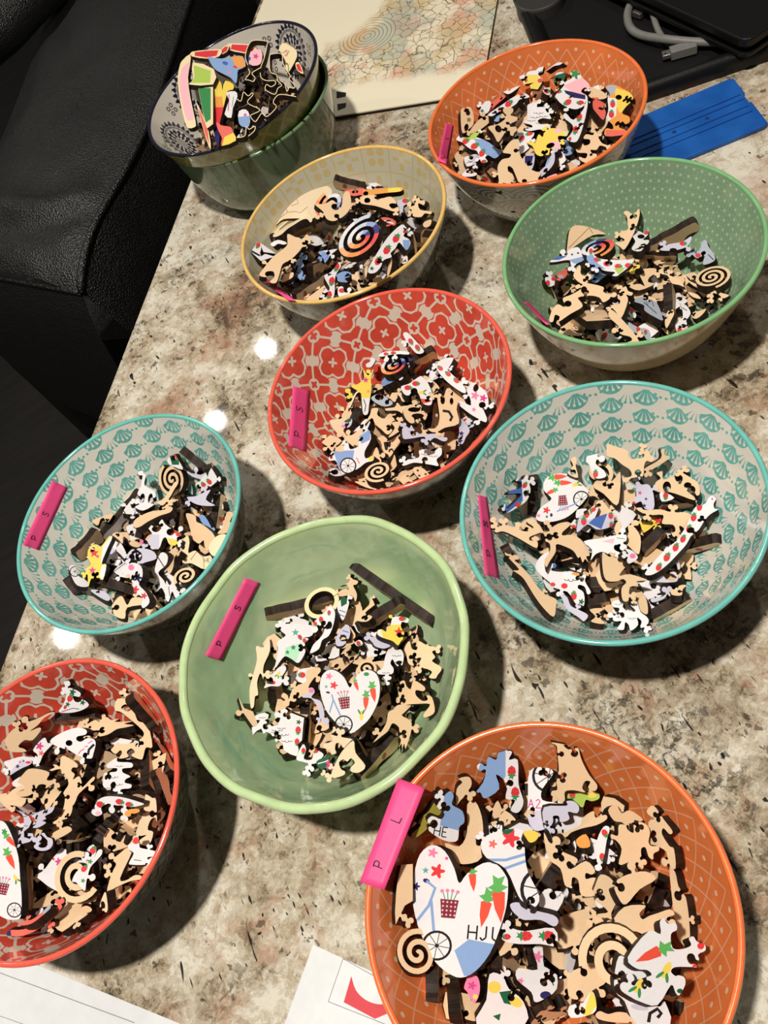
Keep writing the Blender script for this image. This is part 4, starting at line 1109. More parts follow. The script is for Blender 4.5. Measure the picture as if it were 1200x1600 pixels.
def place_edge(h, name, a, b, hgt, base, marks_f, rng, lean=None):
    """a piece standing on edge between two pixels: its burnt side shows as a dark bar"""
    zm = march(h, ((a[0] + b[0]) / 2, (a[1] + b[1]) / 2), 0.003)[2]
    A, B = [at(*q, min(max(march(h, q, 0.003)[2], zm - 0.008), zm + 0.012) + hgt * 0.4) for q in (a, b)]
    for Q in (A, B):
        dd = Q[:2] - h.c; rr = float(np.hypot(*dd)); mx = h.sh.R - 0.011
        if rr > mx: Q[:2] = h.c + dd * (mx / rr)
    d = B - A; L = np.linalg.norm(d); d = d / L; side = np.cross(d, [0, 0, 1.0]); side = side / np.linalg.norm(side)
    if side @ (CP - A) < 0: side = -side; d = -d
    lean = rng.uniform(-0.22, 0.03) if lean is None else lean
    up = np.cross(side, d)
    if up[2] < 0: up = -up
    up = up * math.cos(lean) - side * math.sin(lean); nz = np.cross(d, up); R = np.stack([d, up, nz], 1); zt = (A[2] + B[2]) / 2
    n = max(4, int(L / 0.004)); top = [(-L / 2 + L * k / n, rng.uniform(-0.0006, 0.0006)) for k in range(n + 1)]
    bot = [(L / 2 - L * k / n, -hgt + rng.uniform(-0.0015, 0.003)) for k in range(n + 1)]
    out = catmull(top + bot, 2); mid = (A + B) / 2
    z = zt
    me = piece_mesh(name, out, base, marks_f(L) if marks_f else [])
    if me is None: return None
    S2 = samples(out); LL = np.concatenate([np.c_[S2, np.zeros(len(S2))], np.c_[S2, np.full(len(S2), -TH)]]) @ R.T
    press(h, LL, mid[:2], z); return put(name, me, R, (mid[0], mid[1], z))
# what lies in each bowl, lowest first.  P outline, S spiral (centre radius turns dir), E edge-on piece (ends, height mm), D band (half width)
LIST = {}
LIST['J'] = '''
E J3 t|dark edge-on piece low by the printed heart|455,640 460,860|12
E J3 t|second edge-on piece below the printed heart|580,660 600,920|12
S J3 t|tilted spiral under the printed heart's left lobe|330,560 150 2.2 1|
P J3 t|tan horse-shaped piece under the pink tape|215,0 300,0 300,230 250,260 170,300 150,380 120,300 195,190 175,100|
P J1 O|olive yellow piece beside the pink tape|300,520 340,490 400,470 440,400 470,420 470,480 500,490 420,540 380,590 310,640 290,610 350,560|
P J1 t|small tan notched piece near the far rim|585,262 650,255 668,300 640,360 600,400 570,430 575,330 610,290|
P J1 t|broad tan leaf piece above the printed heart|640,430 690,410 730,500 740,620 730,760 640,800 560,780 500,670 590,690 640,600|
P J4 t|long tan strip on the far edge of the heap|840,20 880,60 900,150 940,200 960,280 975,420 970,560 900,500 880,400 860,250|
P J2 t|tan notched piece leaning on the rim side|690,540 735,510 800,600 860,680 840,700 800,660 790,700 840,780 870,800 880,930 830,900 820,820 760,780 710,760 700,620 740,600 700,570|
P J2 t|greyish tan piece beyond the knobbed mask piece|430,540 480,500 520,560 570,540 640,580 660,610 600,620 560,650 520,620 470,610|
P J2 L|yellow-green fruit piece under the dog piece|150,430 200,430 350,420 370,460 320,480 280,470 260,520 210,500 160,470|sb 190,435 26 90;ci#y 320,440 30 18 0
P J2 t|tan wavy strip below the dog piece|110,700 160,680 240,640 260,590 330,545 345,590 410,570 420,600 350,640 260,660 180,690 150,720|
P J2 o|orange scrap among dark pieces|215,740 280,700 310,780 240,790|
P J2 w|slim strawberry strip standing beside the orange scrap|355,740 400,650 440,660 420,740 400,860 370,940 350,850|sb 405,690 26 60;sb 390,850 26 80
P J1 w|blue and white piece with lettering near the tape|510,360 540,350 555,380 545,430 610,470 620,540 590,570 580,650 530,660 470,640 400,590 385,540 420,500 480,520 500,470 450,440|po#b 500,350 620,350 620,600 470,560;tx#HE 440,560 60 10
P J1 w|blue and strawberry piece at the far side of the heap|770,130 820,150 830,90 870,80 920,100 900,150 955,150 960,300 990,400 980,450 950,480 910,460 940,400 880,390 890,300 820,240 840,330 750,390 720,350 670,380 740,290 760,200|po#b 760,60 880,60 880,250 800,400 640,420;sb 918,218 34 90;sb 940,350 34 90
P J1 w|white wheel-printed piece beside the dog piece|1030,220 1120,195 1180,230 1110,330 1110,400 1200,420 1240,470 1200,540 1130,580 1060,590 1020,520 1020,380|wh 1150,250 105;po#v 1000,470 1260,450 1260,600 1000,600;tx#A2 1022,395 55 0
P J2 v|pale lavender knobbed piece below the dog piece|0,520 150,510 150,480 200,480 235,520 220,560 160,550 170,600 110,620 100,580 60,580 60,620 20,680 0,640|
P J2 t|large tan dog-shaped piece at the far edge|60,60 95,55 130,45 150,75 130,105 165,135 220,95 232,130 250,200 300,300 355,370 340,410 295,390 310,350 275,345 255,390 275,420 200,405 140,415 140,470 110,490 90,455 50,440 55,410 90,400 80,330 100,270 90,160 85,110 50,90|
P J2 t|tan knobbed mask-like piece|500,640 545,640 560,670 600,690 600,620 640,615 690,640 710,690 700,750 720,780 765,780 770,810 735,830 730,870 700,850 680,790 650,800 650,870 610,910 560,900 500,900 520,800 480,740 450,730 450,700 495,710|
P J3 v|white bone-knobbed strip right of the heart|910,250 960,240 1000,270 1060,290 1180,320 1210,360 1180,390 1100,350 1000,350 960,330 920,290|
P J3 w|white piece with a row of strawberries|860,450 900,400 1000,420 1180,400 1200,510 1100,500 960,500 870,480|sb 1010,450 40 180;sb 1150,450 42 180;sb 890,455 25 180
P J3 w|pink-blossom white piece near the lemon piece|960,650 1080,660 1050,530 1110,520 1120,640 1190,660 1200,780 1110,850 1060,860 1040,800 950,720|fl#p 1080,580 40;fl#p 975,730 22;ci#n 1130,820 35 25 0;ln#G 4 1130,720 1160,700 1180,760
P J3 w|white piece printed with lemons at the near edge|780,690 860,700 900,780 990,860 1000,1000 700,1000 760,850|ci#y 810,770 42 38 0;ci#y 940,860 50 30 30;po#G 840,800 920,790 900,850 915,880 870,870;po#G 800,950 850,935 840,980
P J3 p|pink flower knob below the printed heart|650,700 700,700 720,760 710,830 680,870 640,800 620,770|fl#P 670,760 30;ci#y 690,830 16 16 0
P J4 w|white and yellow scrap left of the large spiral|170,950 260,930 320,850 350,930 330,1000 180,1030|po#y 260,1010 320,840 360,940 300,1020
P J4 t|tan bone piece at the near edge|345,1010 375,985 430,1005 500,990 590,1010 600,1060 470,1060 370,1040|
P J2 t|tan hooked crescent in the middle of the heap|0,690 60,790 200,850 225,880 200,905 170,880 150,900 180,935 280,880 340,940 320,970 280,960 280,1000 330,990 370,1010 320,1060 340,1110 250,1110 230,1010 190,990 180,1050 140,1040 110,930 30,860|
P J4 t|tan notched piece above the large spiral|380,70 460,110 490,230 450,330 460,385 430,395 400,360 355,360 360,335 430,320 350,250 310,240 340,150|
P J4 t|tan eyelid-shaped piece|470,130 560,70 680,50 750,100 640,170 550,270 500,230|
P J4 t|tan toothed piece above the carrot piece|540,290 680,280 640,330 660,370 700,350 760,330 840,305 870,340 820,360 780,440 680,470 620,450 540,440 460,400|
S J4 t|large tan spiral|480,640 240 2.1 -1|
P J4 w|white hooked piece at the near edge|500,620 560,640 640,710 720,745 800,900 845,1071 620,1071 540,920 480,860 470,760|ln#k 12 700,1060 710,1000 760,970 785,1000 760,1030;ci#v 640,960 60 20 10
P J4 w|white knobbed piece printed with a carrot and corn|700,450 780,470 775,390 800,365 830,400 880,395 890,440 850,470 860,560 920,570 985,545 970,500 1000,485 1025,520 1075,540 1080,580 1030,610 1065,690 990,690 880,690 850,720 880,750 900,745 940,760 945,810 905,880 880,860 850,810 760,945 640,920 580,890 520,850 510,810 540,790 590,830 640,770 720,745 690,710 620,700 560,625|ca 720,605 120 -25;co 820,710 60 115;co 640,810 60 120;ci#r 1050,548 24 24 0;po#r 990,690 1065,690 1020,640;ci#G 910,850 20 16 0
P J1 w|white vase-shaped piece with red flower and wheel|725,680 760,625 860,590 985,590 1000,740 1020,850 1090,1000 1060,1070 1000,1040 960,1000 880,830 760,760|fl#r 910,640 62;fl#c 800,675 30;ln#b 9 760,775 880,775 1000,740;ln#b 9 870,830 1010,780;wh 1110,960 140;ci#G 900,560 40 60 30
P J1 y|small yellow knob piece in the middle|990,600 1040,590 1075,600 1085,630 1060,660 1030,665 1010,640|
P J1 w|big white heart printed with bicycle, basket and carrots|305,960 310,860 345,740 420,682 500,720 560,830 590,920 640,860 740,795 820,800 880,870 895,930 885,1060 845,1200 780,1360 690,1470 600,1510 520,1480 440,1410 380,1300 330,1180 300,1040|fl#p 425,730 34;fl#r 455,845 50;st#T 380,840 24;st#P 512,765 16;fl#n 320,940 28;ci#n 385,905 22 14 20;ln#b 9 385,905 440,950 400,1060 330,1150;ln#b 9 415,1030 440,1320;ba 525,1080 58 5;ca 675,900 75 -95;ca 750,1090 110 -78;ca 840,1040 130 -95;wh 450,1310 95;po#b 560,1340 650,1270 850,1310 800,1500 620,1500;tx#HJU 650,1180 90 5
'''
LIST['H'] = '''
E H2 t|long dark stick leaning on the far wall|150,100 910,640|10
E H2 t|knobby edge-on piece crossing the long stick|640,440 240,700|11
E H1 t|wavy edge-on piece in front of the cream ring|450,560 1080,410|10
E H3 t|thick rounded edge-on piece by the sheep piece|870,350 850,720|12
E H4 t|edge-on piece with fins leaning on the near wall|720,720 385,1110|12
E H4 t|short edge-on piece below the heart tip|340,740 460,960|10
E H3 t|short edge-on block behind the sheep piece|540,230 560,430|9
P H3 t|tan forked piece sticking out on the tape side|195,295 250,400 330,430 440,440 380,560 330,570 240,440 110,400 130,395 235,425|
P H1 l|pale tan animal piece standing on the tape side|480,760 490,880 435,1010 425,1100 430,1150 400,1090 370,1180 380,1290 350,1310 340,1400 310,1410 300,1240 330,1120 370,960 360,840 430,850|
P H1 t|small tan scrap under the wavy edge-on piece|600,590 650,570 670,620 620,660 590,640|
D H1 e|cream ring half hidden by a wavy piece|circle 975,430 150 3.2|
P H1 w|white and teal flower piece on the tape side|590,650 680,630 890,650 880,740 800,760 850,770 800,830 820,890 760,990 700,960 640,930 600,960 540,1040 570,880 560,800 640,740 600,700|st#T 730,710 38;sb 770,750 24 60;sb 815,785 24 60;po#x 640,850 800,800 740,980 620,950;st#g 710,850 30;st#g 655,895 26
P H1 w|curved white strawberry piece below the cream ring|1040,470 1080,480 1100,540 1080,650 1040,740 980,780 950,860 870,900 900,820 960,760 1000,690 950,640 910,660 900,620 960,560 1010,520|sb 970,585 28 80;sb 1045,520 22 90;sb 915,625 22 60;ci#k 1050,640 24 36 0
P H2 t|tan figure-like piece near the far wall|160,180 185,210 235,230 220,260 190,270 225,350 210,420 180,360 70,370 50,330 120,300 150,310 130,260 60,280 150,240|
P H2 t|thin tan pick-shaped piece below the long stick|350,365 390,440 380,460 300,530 370,560 310,610 210,580 340,450|
P H2 w|blue-striped teardrop piece beside the cream ring|70,400 130,370 155,420 130,520 90,600 40,480|po#G 70,380 140,360 130,440 80,470;ln#B 4 60,500 120,520;ln#B 4 60,540 110,560
P H2 v|striped oval piece above the heart|130,640 160,680 150,760 100,825 40,830 30,770 70,690|ln#B 4 60,760 110,790;ln#B 4 70,730 130,750;ln#B 4 90,690 150,710
P H2 w|small strawberry knob above the brown spiral|205,810 240,780 270,790 280,820 240,840|sb 240,810 26 60
P H2 v|pale blue piece below the yellow star piece|330,760 400,750 470,770 540,830 480,860 400,840 370,800|
P H3 w|white piece with corn print above the forked piece|520,100 560,30 620,0 640,40 600,110 620,130 580,190 500,190 440,210 460,170 520,170|co 570,80 30 120;ci#r 525,160 18 18 0;co 620,95 28 140
P H3 t|tan lobed piece behind the heart|830,50 940,20 960,60 900,120 850,200 860,260 780,290 740,340 680,330 670,370 630,380 610,340 640,320 600,290 620,255 660,280 670,310 720,200 830,150|
P H3 v|pale piece with pink knob beside the heart|850,220 890,210 910,250 880,300 960,330 990,400 1000,490 960,500 940,400 880,310 800,300 810,270 860,265|ci#p 880,235 26 22 0;fl#q 940,380 26;fl#n 985,290 20
P H3 w|white sheep-curl piece with red flowers at the near side|350,470 400,450 440,440 480,460 470,500 440,510 450,550 510,570 570,550 590,490 540,480 530,450 560,430 590,450 590,420 630,400 665,430 640,490 680,440 810,490 800,580 790,700 750,740 760,790 740,850 680,830 620,790 610,730 570,700 550,720 540,690 500,640 460,620 430,640 410,590 370,610 330,650 320,580 370,560 400,510 360,510|cu 560,600 36;cu 620,640 36;cu 600,580 30;cu 650,700 36;cu 420,480 26;cu 540,620 30;sb 755,600 34 90;sb 745,710 30 90;fl#G 760,530 26
P H3 w|strawberry piece at the near edge beside the sheep piece|800,740 830,790 810,870 880,880 900,810 920,790 990,830 960,880 900,920 800,900 740,870|sb 805,795 26 90;sb 850,860 28 160;sb 925,800 26 160
P H3 G|green and pink scribbled piece at the near edge|930,900 1000,860 1060,820 1120,850 1080,960 1040,1000 960,960|fl#P 1060,930 60;ln#w 5 940,920 1010,900 1050,880
P H4 l|tan puzzle piece with a lobed knob below the heart|100,710 170,730 310,760 220,830 190,790 150,790 140,840 150,870 110,890 90,850 40,830 40,790 80,785 120,760|
P H4 l|pale fin-shaped piece at the near edge|310,770 330,880 420,1000 360,1060 290,1050 290,1010 325,970 290,930 255,960 220,940 180,970 200,1030 235,1050 220,1085 105,1110 130,1020 200,880|
P H4 t|tan notched piece on the side away from the tape|740,220 790,200 810,250 850,280 880,200 980,260 970,300 900,290 900,340 960,390 1010,380 1000,340 1050,360 1075,490 1010,540 970,540 980,500 1030,420 880,420 760,420 740,340 720,270|
P H2 t|tan piece with heart-shaped sockets|670,850 720,790 740,860 790,870 800,790 880,830 930,840 980,860 930,890 960,940 930,980 1020,1040 980,1110 960,1140 900,1130 930,1080 880,1050 800,1030 830,950 790,950 740,960 760,1020 710,1000 690,920|
P H2 w|white curly-print piece beside the heart|530,850 570,830 580,870 640,870 665,940 640,1040 590,1010 560,960 540,1000 570,1050 550,1100 430,1100 420,1070 470,1040 490,940|cu 600,920 30;cu 610,980 30;cu 500,1080 26
P H2 y|yellow piece with a red star|420,690 460,680 500,700 540,640 560,570 610,560 650,560 710,580 700,620 650,610 640,660 680,740 640,790 610,830 560,790 470,760 420,730|st#r 620,705 52;po#w 540,640 560,550 720,550 700,630;sb 645,580 30 0;po#w 420,690 450,680 470,760 420,740
S H2 t|brown spiral peeking from behind the heart|310,1050 110 2.0 1|
P H4 t|tan bird-shaped piece with feathered tail|730,430 860,420 790,500 770,530 850,580 860,650 830,760 800,840 790,790 770,840 765,790 740,830 760,760 740,720 740,640 680,600 640,670 580,720 500,780 560,700 620,600 640,500 690,470|
P H4 w|white heart printed with bicycle, basket and carrots|280,270 230,180 160,120 90,110 30,160 10,250 25,360 70,480 140,570 200,630 290,680 380,620 460,540 530,400 550,260 520,150 450,110 380,130 320,190|fl#p 85,160 34;fl#r 130,245 40;st#T 58,258 20;ci#n 75,312 20 10 10;ln#b 7 110,330 125,380 90,500;ln#b 7 120,370 205,560;ba 230,410 54 -8;ca 340,245 60 -110;ca 430,400 85 -88;ca 500,320 90 -100;wh 222,612 86;co 388,530 46 -90;ci#g 435,140 26 18 0
'''
LIST['F'] = '''
E F3 t|dark edge-on block low on the tape side|110,300 160,390|9
E F4 t|edge-on piece at the near right of the heap|440,920 760,740|11
E F4 t|edge-on piece under the strawberry strip|690,330 985,260|11
E F4 t|feathered edge-on piece behind the strawberry strip|370,350 545,170|11
E F3 t|edge-on piece near the white zigzag piece|870,640 1085,620|10
E F3 t|edge-on piece at the near edge of the heap|840,800 1050,760|10
E F2 t|edge-on piece below the heart-hole tan piece|430,570 710,545|10
E F1 t|upright edge-on piece beside the printed heart|440,350 430,680|10
P F3 t|tan holed piece leaning against the near wall|190,390 260,430 350,520 440,640 500,700 590,740 590,800 570,890 480,810 400,700 320,570 260,520 230,500 280,490|
P F1 w|blue and strawberry piece on the tape side|340,335 360,400 375,480 340,560 270,610 180,660 160,640 220,590 300,500 190,500 210,470 290,450 300,400 250,390 270,370 310,380|po#B 180,480 300,350 310,560 150,680;sb 325,430 26 -60;sb 340,500 26 -60;sb 268,592 26 -40
S F1 t|brown spiral ring at the far side|960,320 135 1.8 1|
P F1 t|tan knob piece left of the spiral ring|700,290 740,260 720,210 750,185 770,210 760,260 780,360 700,330|
P F1 w|white scrap with one strawberry on the spiral ring|860,180 900,170 940,160 960,190 930,240 1000,300 1020,350 960,370 910,350 880,260 850,220|sb 930,335 30 -90
P F2 t|tan knobbed piece at the far edge|0,75 20,80 80,100 160,130 175,190 240,190 290,180 285,140 320,125 340,160 370,190 350,220 310,210 290,250 280,330 190,345 160,380 125,370 125,345 190,330 180,280 120,240 60,190 0,170|
P F2 t|slim tan strip at the far edge|430,120 460,115 460,160 500,190 300,310 300,270 430,190|
P F2 v|lavender flower piece behind the tan dog piece|225,350 270,400 330,400 370,470 375,600 300,600 270,540 220,560 190,540 230,500|fl#P 260,470 18;st#n 310,520 16;st#n 295,575 22;ci#r 210,560 16 22 0
P F2 w|small strawberry triangle below the heart-hole piece|430,460 540,510 440,540|sb 470,490 28 90
P F2 t|tan piece with heart-shaped holes|395,310 430,295 445,300 450,360 530,340 560,380 590,400 610,350 590,300 680,350 730,390 750,470 720,490 680,410 640,450 700,500 700,530 560,480 480,460 400,460 385,390 430,350|ci#k 480,420 34 44 0;ci#k 680,445 34 34 0
P F1 v|blue berry-printed piece below the printed heart|790,700 830,690 870,720 960,690 1020,670 1080,660 1080,760 1000,800 930,800 860,760 770,830|po#B 870,750 960,670 1030,670 980,800;sb 830,740 32 -90;sb 1060,690 28 -90;sb 1065,770 24 -90
P F1 t|tan pencil-shaped piece at the far side|950,380 1070,390 1140,310 1140,480 1110,600 1000,500 910,440|
P F1 w|white heart-shaped piece printed with carrots and basket|550,530 490,470 490,400 530,350 600,330 690,330 760,370 830,430 870,500 800,600 700,690 600,730 500,740 430,720 430,670 470,610 540,560|ca 620,355 75 175;ca 665,405 70 180;ca 545,485 55 -25;co 765,420 36 -20;ba 650,555 42 175;wh 810,545 72;fl#r 512,640 34;fl#p 445,685 20;st#G 515,695 16;ci#n 553,680 12 16 0;ln#b 6 600,650 700,610 770,580
P F3 t|tan lobed piece beside the pink tape|70,150 100,130 160,110 240,130 250,90 300,100 280,150 350,165 400,130 345,90 360,60 410,80 460,160 430,185 370,210 370,240 430,250 430,300 390,290 270,220 150,165 90,175|
P F2 t|tan dog-shaped piece behind the strawberry strip|230,600 270,590 300,610 430,605 520,630 660,635 650,720 610,800 620,760 580,740 590,810 540,830 520,800 550,780 530,730 440,720 450,650 320,650|
P F3 w|white piece with red dots and curls at the near side|415,470 460,380 530,340 530,400 500,450 560,500 650,510 720,510 790,520 850,540 840,590 890,680 860,700 840,640 790,620 780,650 830,690 830,800 760,780 690,680 560,640 540,600 480,550|ci#r 565,618 24 18 0;ci#r 665,630 28 24 0;po#B 570,440 620,440 680,500 560,500;po#o 720,530 780,490 860,510 790,550;sb 745,720 34 -90;fl#G 810,765 28;cu 720,570 40
P F3 v|white scrap below the curly piece|640,700 690,730 720,800 800,840 865,880 830,930 790,900 700,840 660,780|
P F3 t|tan zigzag piece at the near edge|880,830 1010,820 960,860 1020,880 970,900 1010,950 950,950 890,930 930,890|
P F4 w|white sheep-curl piece at the near edge|90,770 140,750 190,770 180,810 230,850 290,840 220,770 270,740 300,760 330,850 380,890 400,930 370,990 330,980 340,930 300,900 310,960 250,1010 230,960 200,940 190,1000 140,1000 140,980 170,930 110,930 80,880 140,870 150,820 100,810|cu 140,780 22;cu 260,900 26;cu 160,890 24;ci#r 430,965 16 30 0;ci#r 320,765 14 20 20
P F4 v|white curled hook piece above another curl|560,480 580,430 620,410 660,430 670,480 650,490 640,450 610,435 590,460 590,490|
P F4 v|white piece ending in a curled hook|430,560 460,510 520,540 560,580 610,590 640,560 610,530 580,520 620,510 650,550 640,590 580,600 500,600 440,590|
P F4 v|small white curl near the sheep piece|420,740 520,720 560,680 590,690 580,720 560,700 530,740 440,770|
P F4 t|small tan knobbed piece near the curls|590,660 640,660 660,630 700,620 720,630 690,660 680,710 600,705|
P F4 t|tan rounded piece beside the sheep piece|245,660 300,650 360,700 390,780 390,870 330,840 300,740 240,720|
P F4 t|tan shield-shaped piece in the middle|110,160 130,90 160,80 165,130 190,190 230,180 225,120 260,110 330,210 320,350 280,340 230,290 160,240|
P F3 w|white piece with pale green and pink print|830,250 1000,220 1170,185 1195,230 1160,280 1095,280 1090,320 1140,350 1150,390 1090,395 1000,340 930,360 890,410 900,320|po#q 980,250 1090,225 1080,270;ln#g 3 1110,220 1180,230
P F4 t|large tan dog-like piece in the middle|10,345 60,380 150,390 180,345 215,335 235,370 225,440 150,540 240,530 390,580 300,590 310,630 240,640 230,750 180,750 170,650 210,600 180,570 130,590 40,580 10,480|
P F4 w|small white and pink piece beside the strawberry strip|200,315 260,330 310,390 235,440 215,405 240,370|ci#p 265,375 26 22 0
P F3 t|tan eagle-shaped piece near the pink tape|510,110 550,110 560,130 610,100 690,85 715,110 650,170 650,200 720,195 800,230 860,310 880,370 850,380 870,430 840,400 820,430 800,380 780,390 740,330 660,290 595,275 590,340 540,420 510,470 495,410 540,340 540,270 490,240 490,190 460,180 540,160|
P F2 w|long curved white strip with a row of strawberries|820,510 850,495 880,520 860,560 870,600 900,605 840,640 790,690 740,770 690,800 640,887 590,945 500,1040 420,1105 350,1140 300,1130 350,1060 420,980 480,920 560,860 600,800 640,740 680,640 720,580 790,560|sb 745,590 30 -80;sb 697,675 32 -80;sb 658,768 30 -75;sb 610,850 30 -70;sb 550,920 32 -70;sb 478,1000 34 -65;sb 412,1080 30 -65;st#P 850,520 14
'''
LIST['I'] = '''
E I2 t|upright dark edge-on piece at the far rim|670,150 900,520|12
E I2 t|dark edge-on piece close to the rim|880,700 1040,1000|12
E I2 t|long dark edge-on piece leaning inside the rim|870,1020 1010,1400|12
E I2 t|straight edge-on piece beside the sheep piece|800,780 800,1160|11
E I2 t|feathered edge-on piece under the tan hand piece|210,650 600,560|10
E I1 t|edge-on piece below the strawberry triangle|620,500 1080,440|11
E I3 t|tall edge-on piece beside the printed heart|250,440 300,1080|12
E I4 t|short edge-on piece by the near rim|520,900 640,870|9
P I3 c|outer red arc of a spiral at the near wall|70,1340 100,1290 250,1280 420,1200 560,1080 640,1000 650,1040 560,1160 400,1280 230,1350 120,1350|po#n 30,1380 30,1290 110,1290 120,1360
P I3 c|inner red arc of a spiral at the near wall|200,1210 330,1180 440,1100 480,1060 520,1020 525,1060 450,1130 330,1220 220,1240|po#s 450,1130 440,1070 520,1000 540,1070
P I1 w|white triangle with strawberries at the far rim|750,210 770,130 800,110 910,160 900,210 830,200 850,260 900,270 940,240 1010,300 930,360 800,390 670,380 720,300|sb 795,230 42 -60;fl#G 825,155 42;fl#G 770,295 30;fl#G 940,275 34;sb 740,330 24 -60;ln#k 4 700,380 830,340 900,350
P I1 t|tan lobed piece at the far wall|60,700 130,600 240,520 400,470 540,400 610,390 500,450 430,530 340,600 440,560 460,590 370,700 280,700 210,770 280,800 290,830 130,830 80,770|
P I2 t|tan stepped piece along the far rim|450,230 590,250 600,300 530,290 490,330 560,370 620,350 660,450 690,480 780,520 830,750 760,760 730,860 710,890 640,870 600,840 640,810 600,770 550,810 570,860 470,880 500,820 480,790 430,830 380,790 400,760 450,710 480,720 560,720 660,690 730,640 720,570 560,430 480,370 420,350|
P I2 t|tan hand-shaped piece|90,520 200,510 290,440 340,430 380,460 470,445 420,480 620,470 520,500 630,515 540,540 440,560 340,620 220,640 260,570 130,580|
P I1 w|pink and purple flower scrap|380,810 500,680 540,740 600,740 500,850 450,960 410,1000 430,870|fl#P 450,770 50;fl#c 470,850 36;fl#n 600,820 30
P I1 v|small purple-flecked piece on the frame side|110,1100 160,1010 240,950 360,940 340,980 250,1020 180,1060|fl#n 200,1000 26;ci#r 320,955 30 14 0
P I1 w|white knobbed piece with pink letters|570,720 700,620 880,560 980,590 970,640 880,660 870,700 920,720 990,680 1060,690 1085,740 1060,850 1030,910 900,880 780,810 740,770 730,800|ln#P 5 890,860 920,820 960,800;ln#P 5 960,780 1000,770;ln#P 5 1000,740 1050,710;ln#k 14 1000,870 1010,810 1070,750;ci#k 785,735 40 34 0
P I1 t|tan knobbed puzzle piece in the middle|200,1180 270,1080 330,1030 430,1030 560,1070 530,1150 580,1160 620,1140 640,1170 570,1220 520,1250 520,1210 440,1210 380,1300 300,1340 200,1340 190,1290 270,1270 270,1210|
P I4 l|long pale tan piece along the rim|740,0 750,-60 820,-20 860,0 870,230 850,190 800,220 770,320 830,350 790,480 720,490 680,440 760,380 690,390 640,380 660,300 680,230 720,150|
P I4 t|tan lobed piece near the near rim|550,520 610,540 470,850 540,870 620,820 690,820 700,860 580,880 420,950 330,1000 380,800 430,700 390,650 460,590|
P I4 l|bone-shaped tan knob at the near side|250,1160 270,1080 310,1000 330,1100 335,1190 315,1222 290,1200 262,1218|
P I4 t|small tan corner piece at the near wall|50,1170 110,1150 160,1180 150,1215 60,1230|
P I2 w|white sheep-curl piece in the middle|330,950 440,875 450,920 600,930 610,980 530,990 500,1000 510,1040 590,1080 540,1110 530,1150 600,1170 590,1210 500,1220 430,1250 300,1200 290,1120 310,1040 430,1030 440,990 350,990|cu 400,1080 40;cu 450,1160 40;cu 380,1200 36;cu 340,1070 30;cu 470,960 30
P I2 w|arched white piece with three strawberries|200,1400 250,1330 340,1300 500,1310 680,1360 740,1390 600,1420 520,1400 440,1400 380,1370 270,1420 280,1490 220,1520 160,1480|sb 255,1390 46 20;sb 465,1360 42 10;sb 570,1390 38 10;po#n 60,1380 190,1340 200,1440 80,1460;ci#q 235,1490 30 26 0
P I2 o|orange bone-shaped knob|530,1480 570,1450 610,1440 680,1440 690,1470 640,1490 600,1490 590,1520 540,1520|
P I4 w|white piece with red knob at the near rim|560,490 600,470 620,420 660,410 680,490 690,520 780,540 850,560 850,610 770,620 770,660 740,700 600,700 570,680 620,580 570,540|ci#r 642,440 40 40 0;ci#r 870,525 30 40 0;ln#k 4 620,650 700,660
P I1 t|tan kangaroo-shaped piece|690,900 740,880 870,960 880,1010 830,1010 810,1050 850,1090 830,1150 900,1110 930,1180 940,1240 1060,1120 1070,1160 900,1310 850,1420 740,1560 700,1600 660,1600 720,1480 740,1350 720,1300 780,1200 740,1090 700,1080 690,1030 620,1040 570,1060 560,1040 620,1010 600,980 640,980 680,1000|
P I3 v|feathery white wing piece beside the dragon piece|330,100 420,50 560,0 540,60 470,100 480,130 440,150 480,170 400,220 340,220 380,180 340,190 370,130|
P I3 v|white dragon-tail piece with curled end|120,0 210,60 300,100 330,160 300,220 250,260 250,320 310,340 330,310 290,310 290,280 340,280 355,330 310,370 230,390 180,360 200,280 245,220 250,130 230,80 150,20|ln#k 3 230,110 300,95;ln#k 3 250,200 290,205
P I3 v|white curled hook beside the dragon piece|430,290 460,280 490,320 540,340 545,400 500,450 420,460 360,430 370,390 430,380 400,410 430,430 480,420 500,370 470,330|
P I3 t|tan curved horn above the large spiral|560,160 640,110 700,0 750,0 730,90 660,150 580,180|
P I3 t|tan rounded scrap above the large spiral|550,290 600,250 700,210 745,245 690,290 600,330|
S I3 t|large tan spiral|800,700 300 2.3 -1|
P I3 w|white strawberry piece lying on the large spiral|750,780 790,690 870,620 910,600 930,540 960,500 920,460 960,420 1000,420 1000,480 980,540 1020,460 1060,450 1060,500 1000,570 940,640 900,780 885,880 830,830 790,790|sb 965,465 42 -60;sb 875,650 40 -60;fl#g 940,575 30;fl#g 865,775 26;po#n 800,520 890,470 880,540 810,530
P I3 w|large white heart cut off by the frame, printed with carrots|0,150 60,180 120,300 190,520 210,760 225,950 215,1150 150,1180 60,1170 -40,1100 -140,900 -160,600 -120,300 -60,180|ca 110,360 90 -130;ca 110,560 110 -115;wh 150,1080 80;ba 30,860 60 10;co 165,750 45 60;fl#g 45,260 34
'''
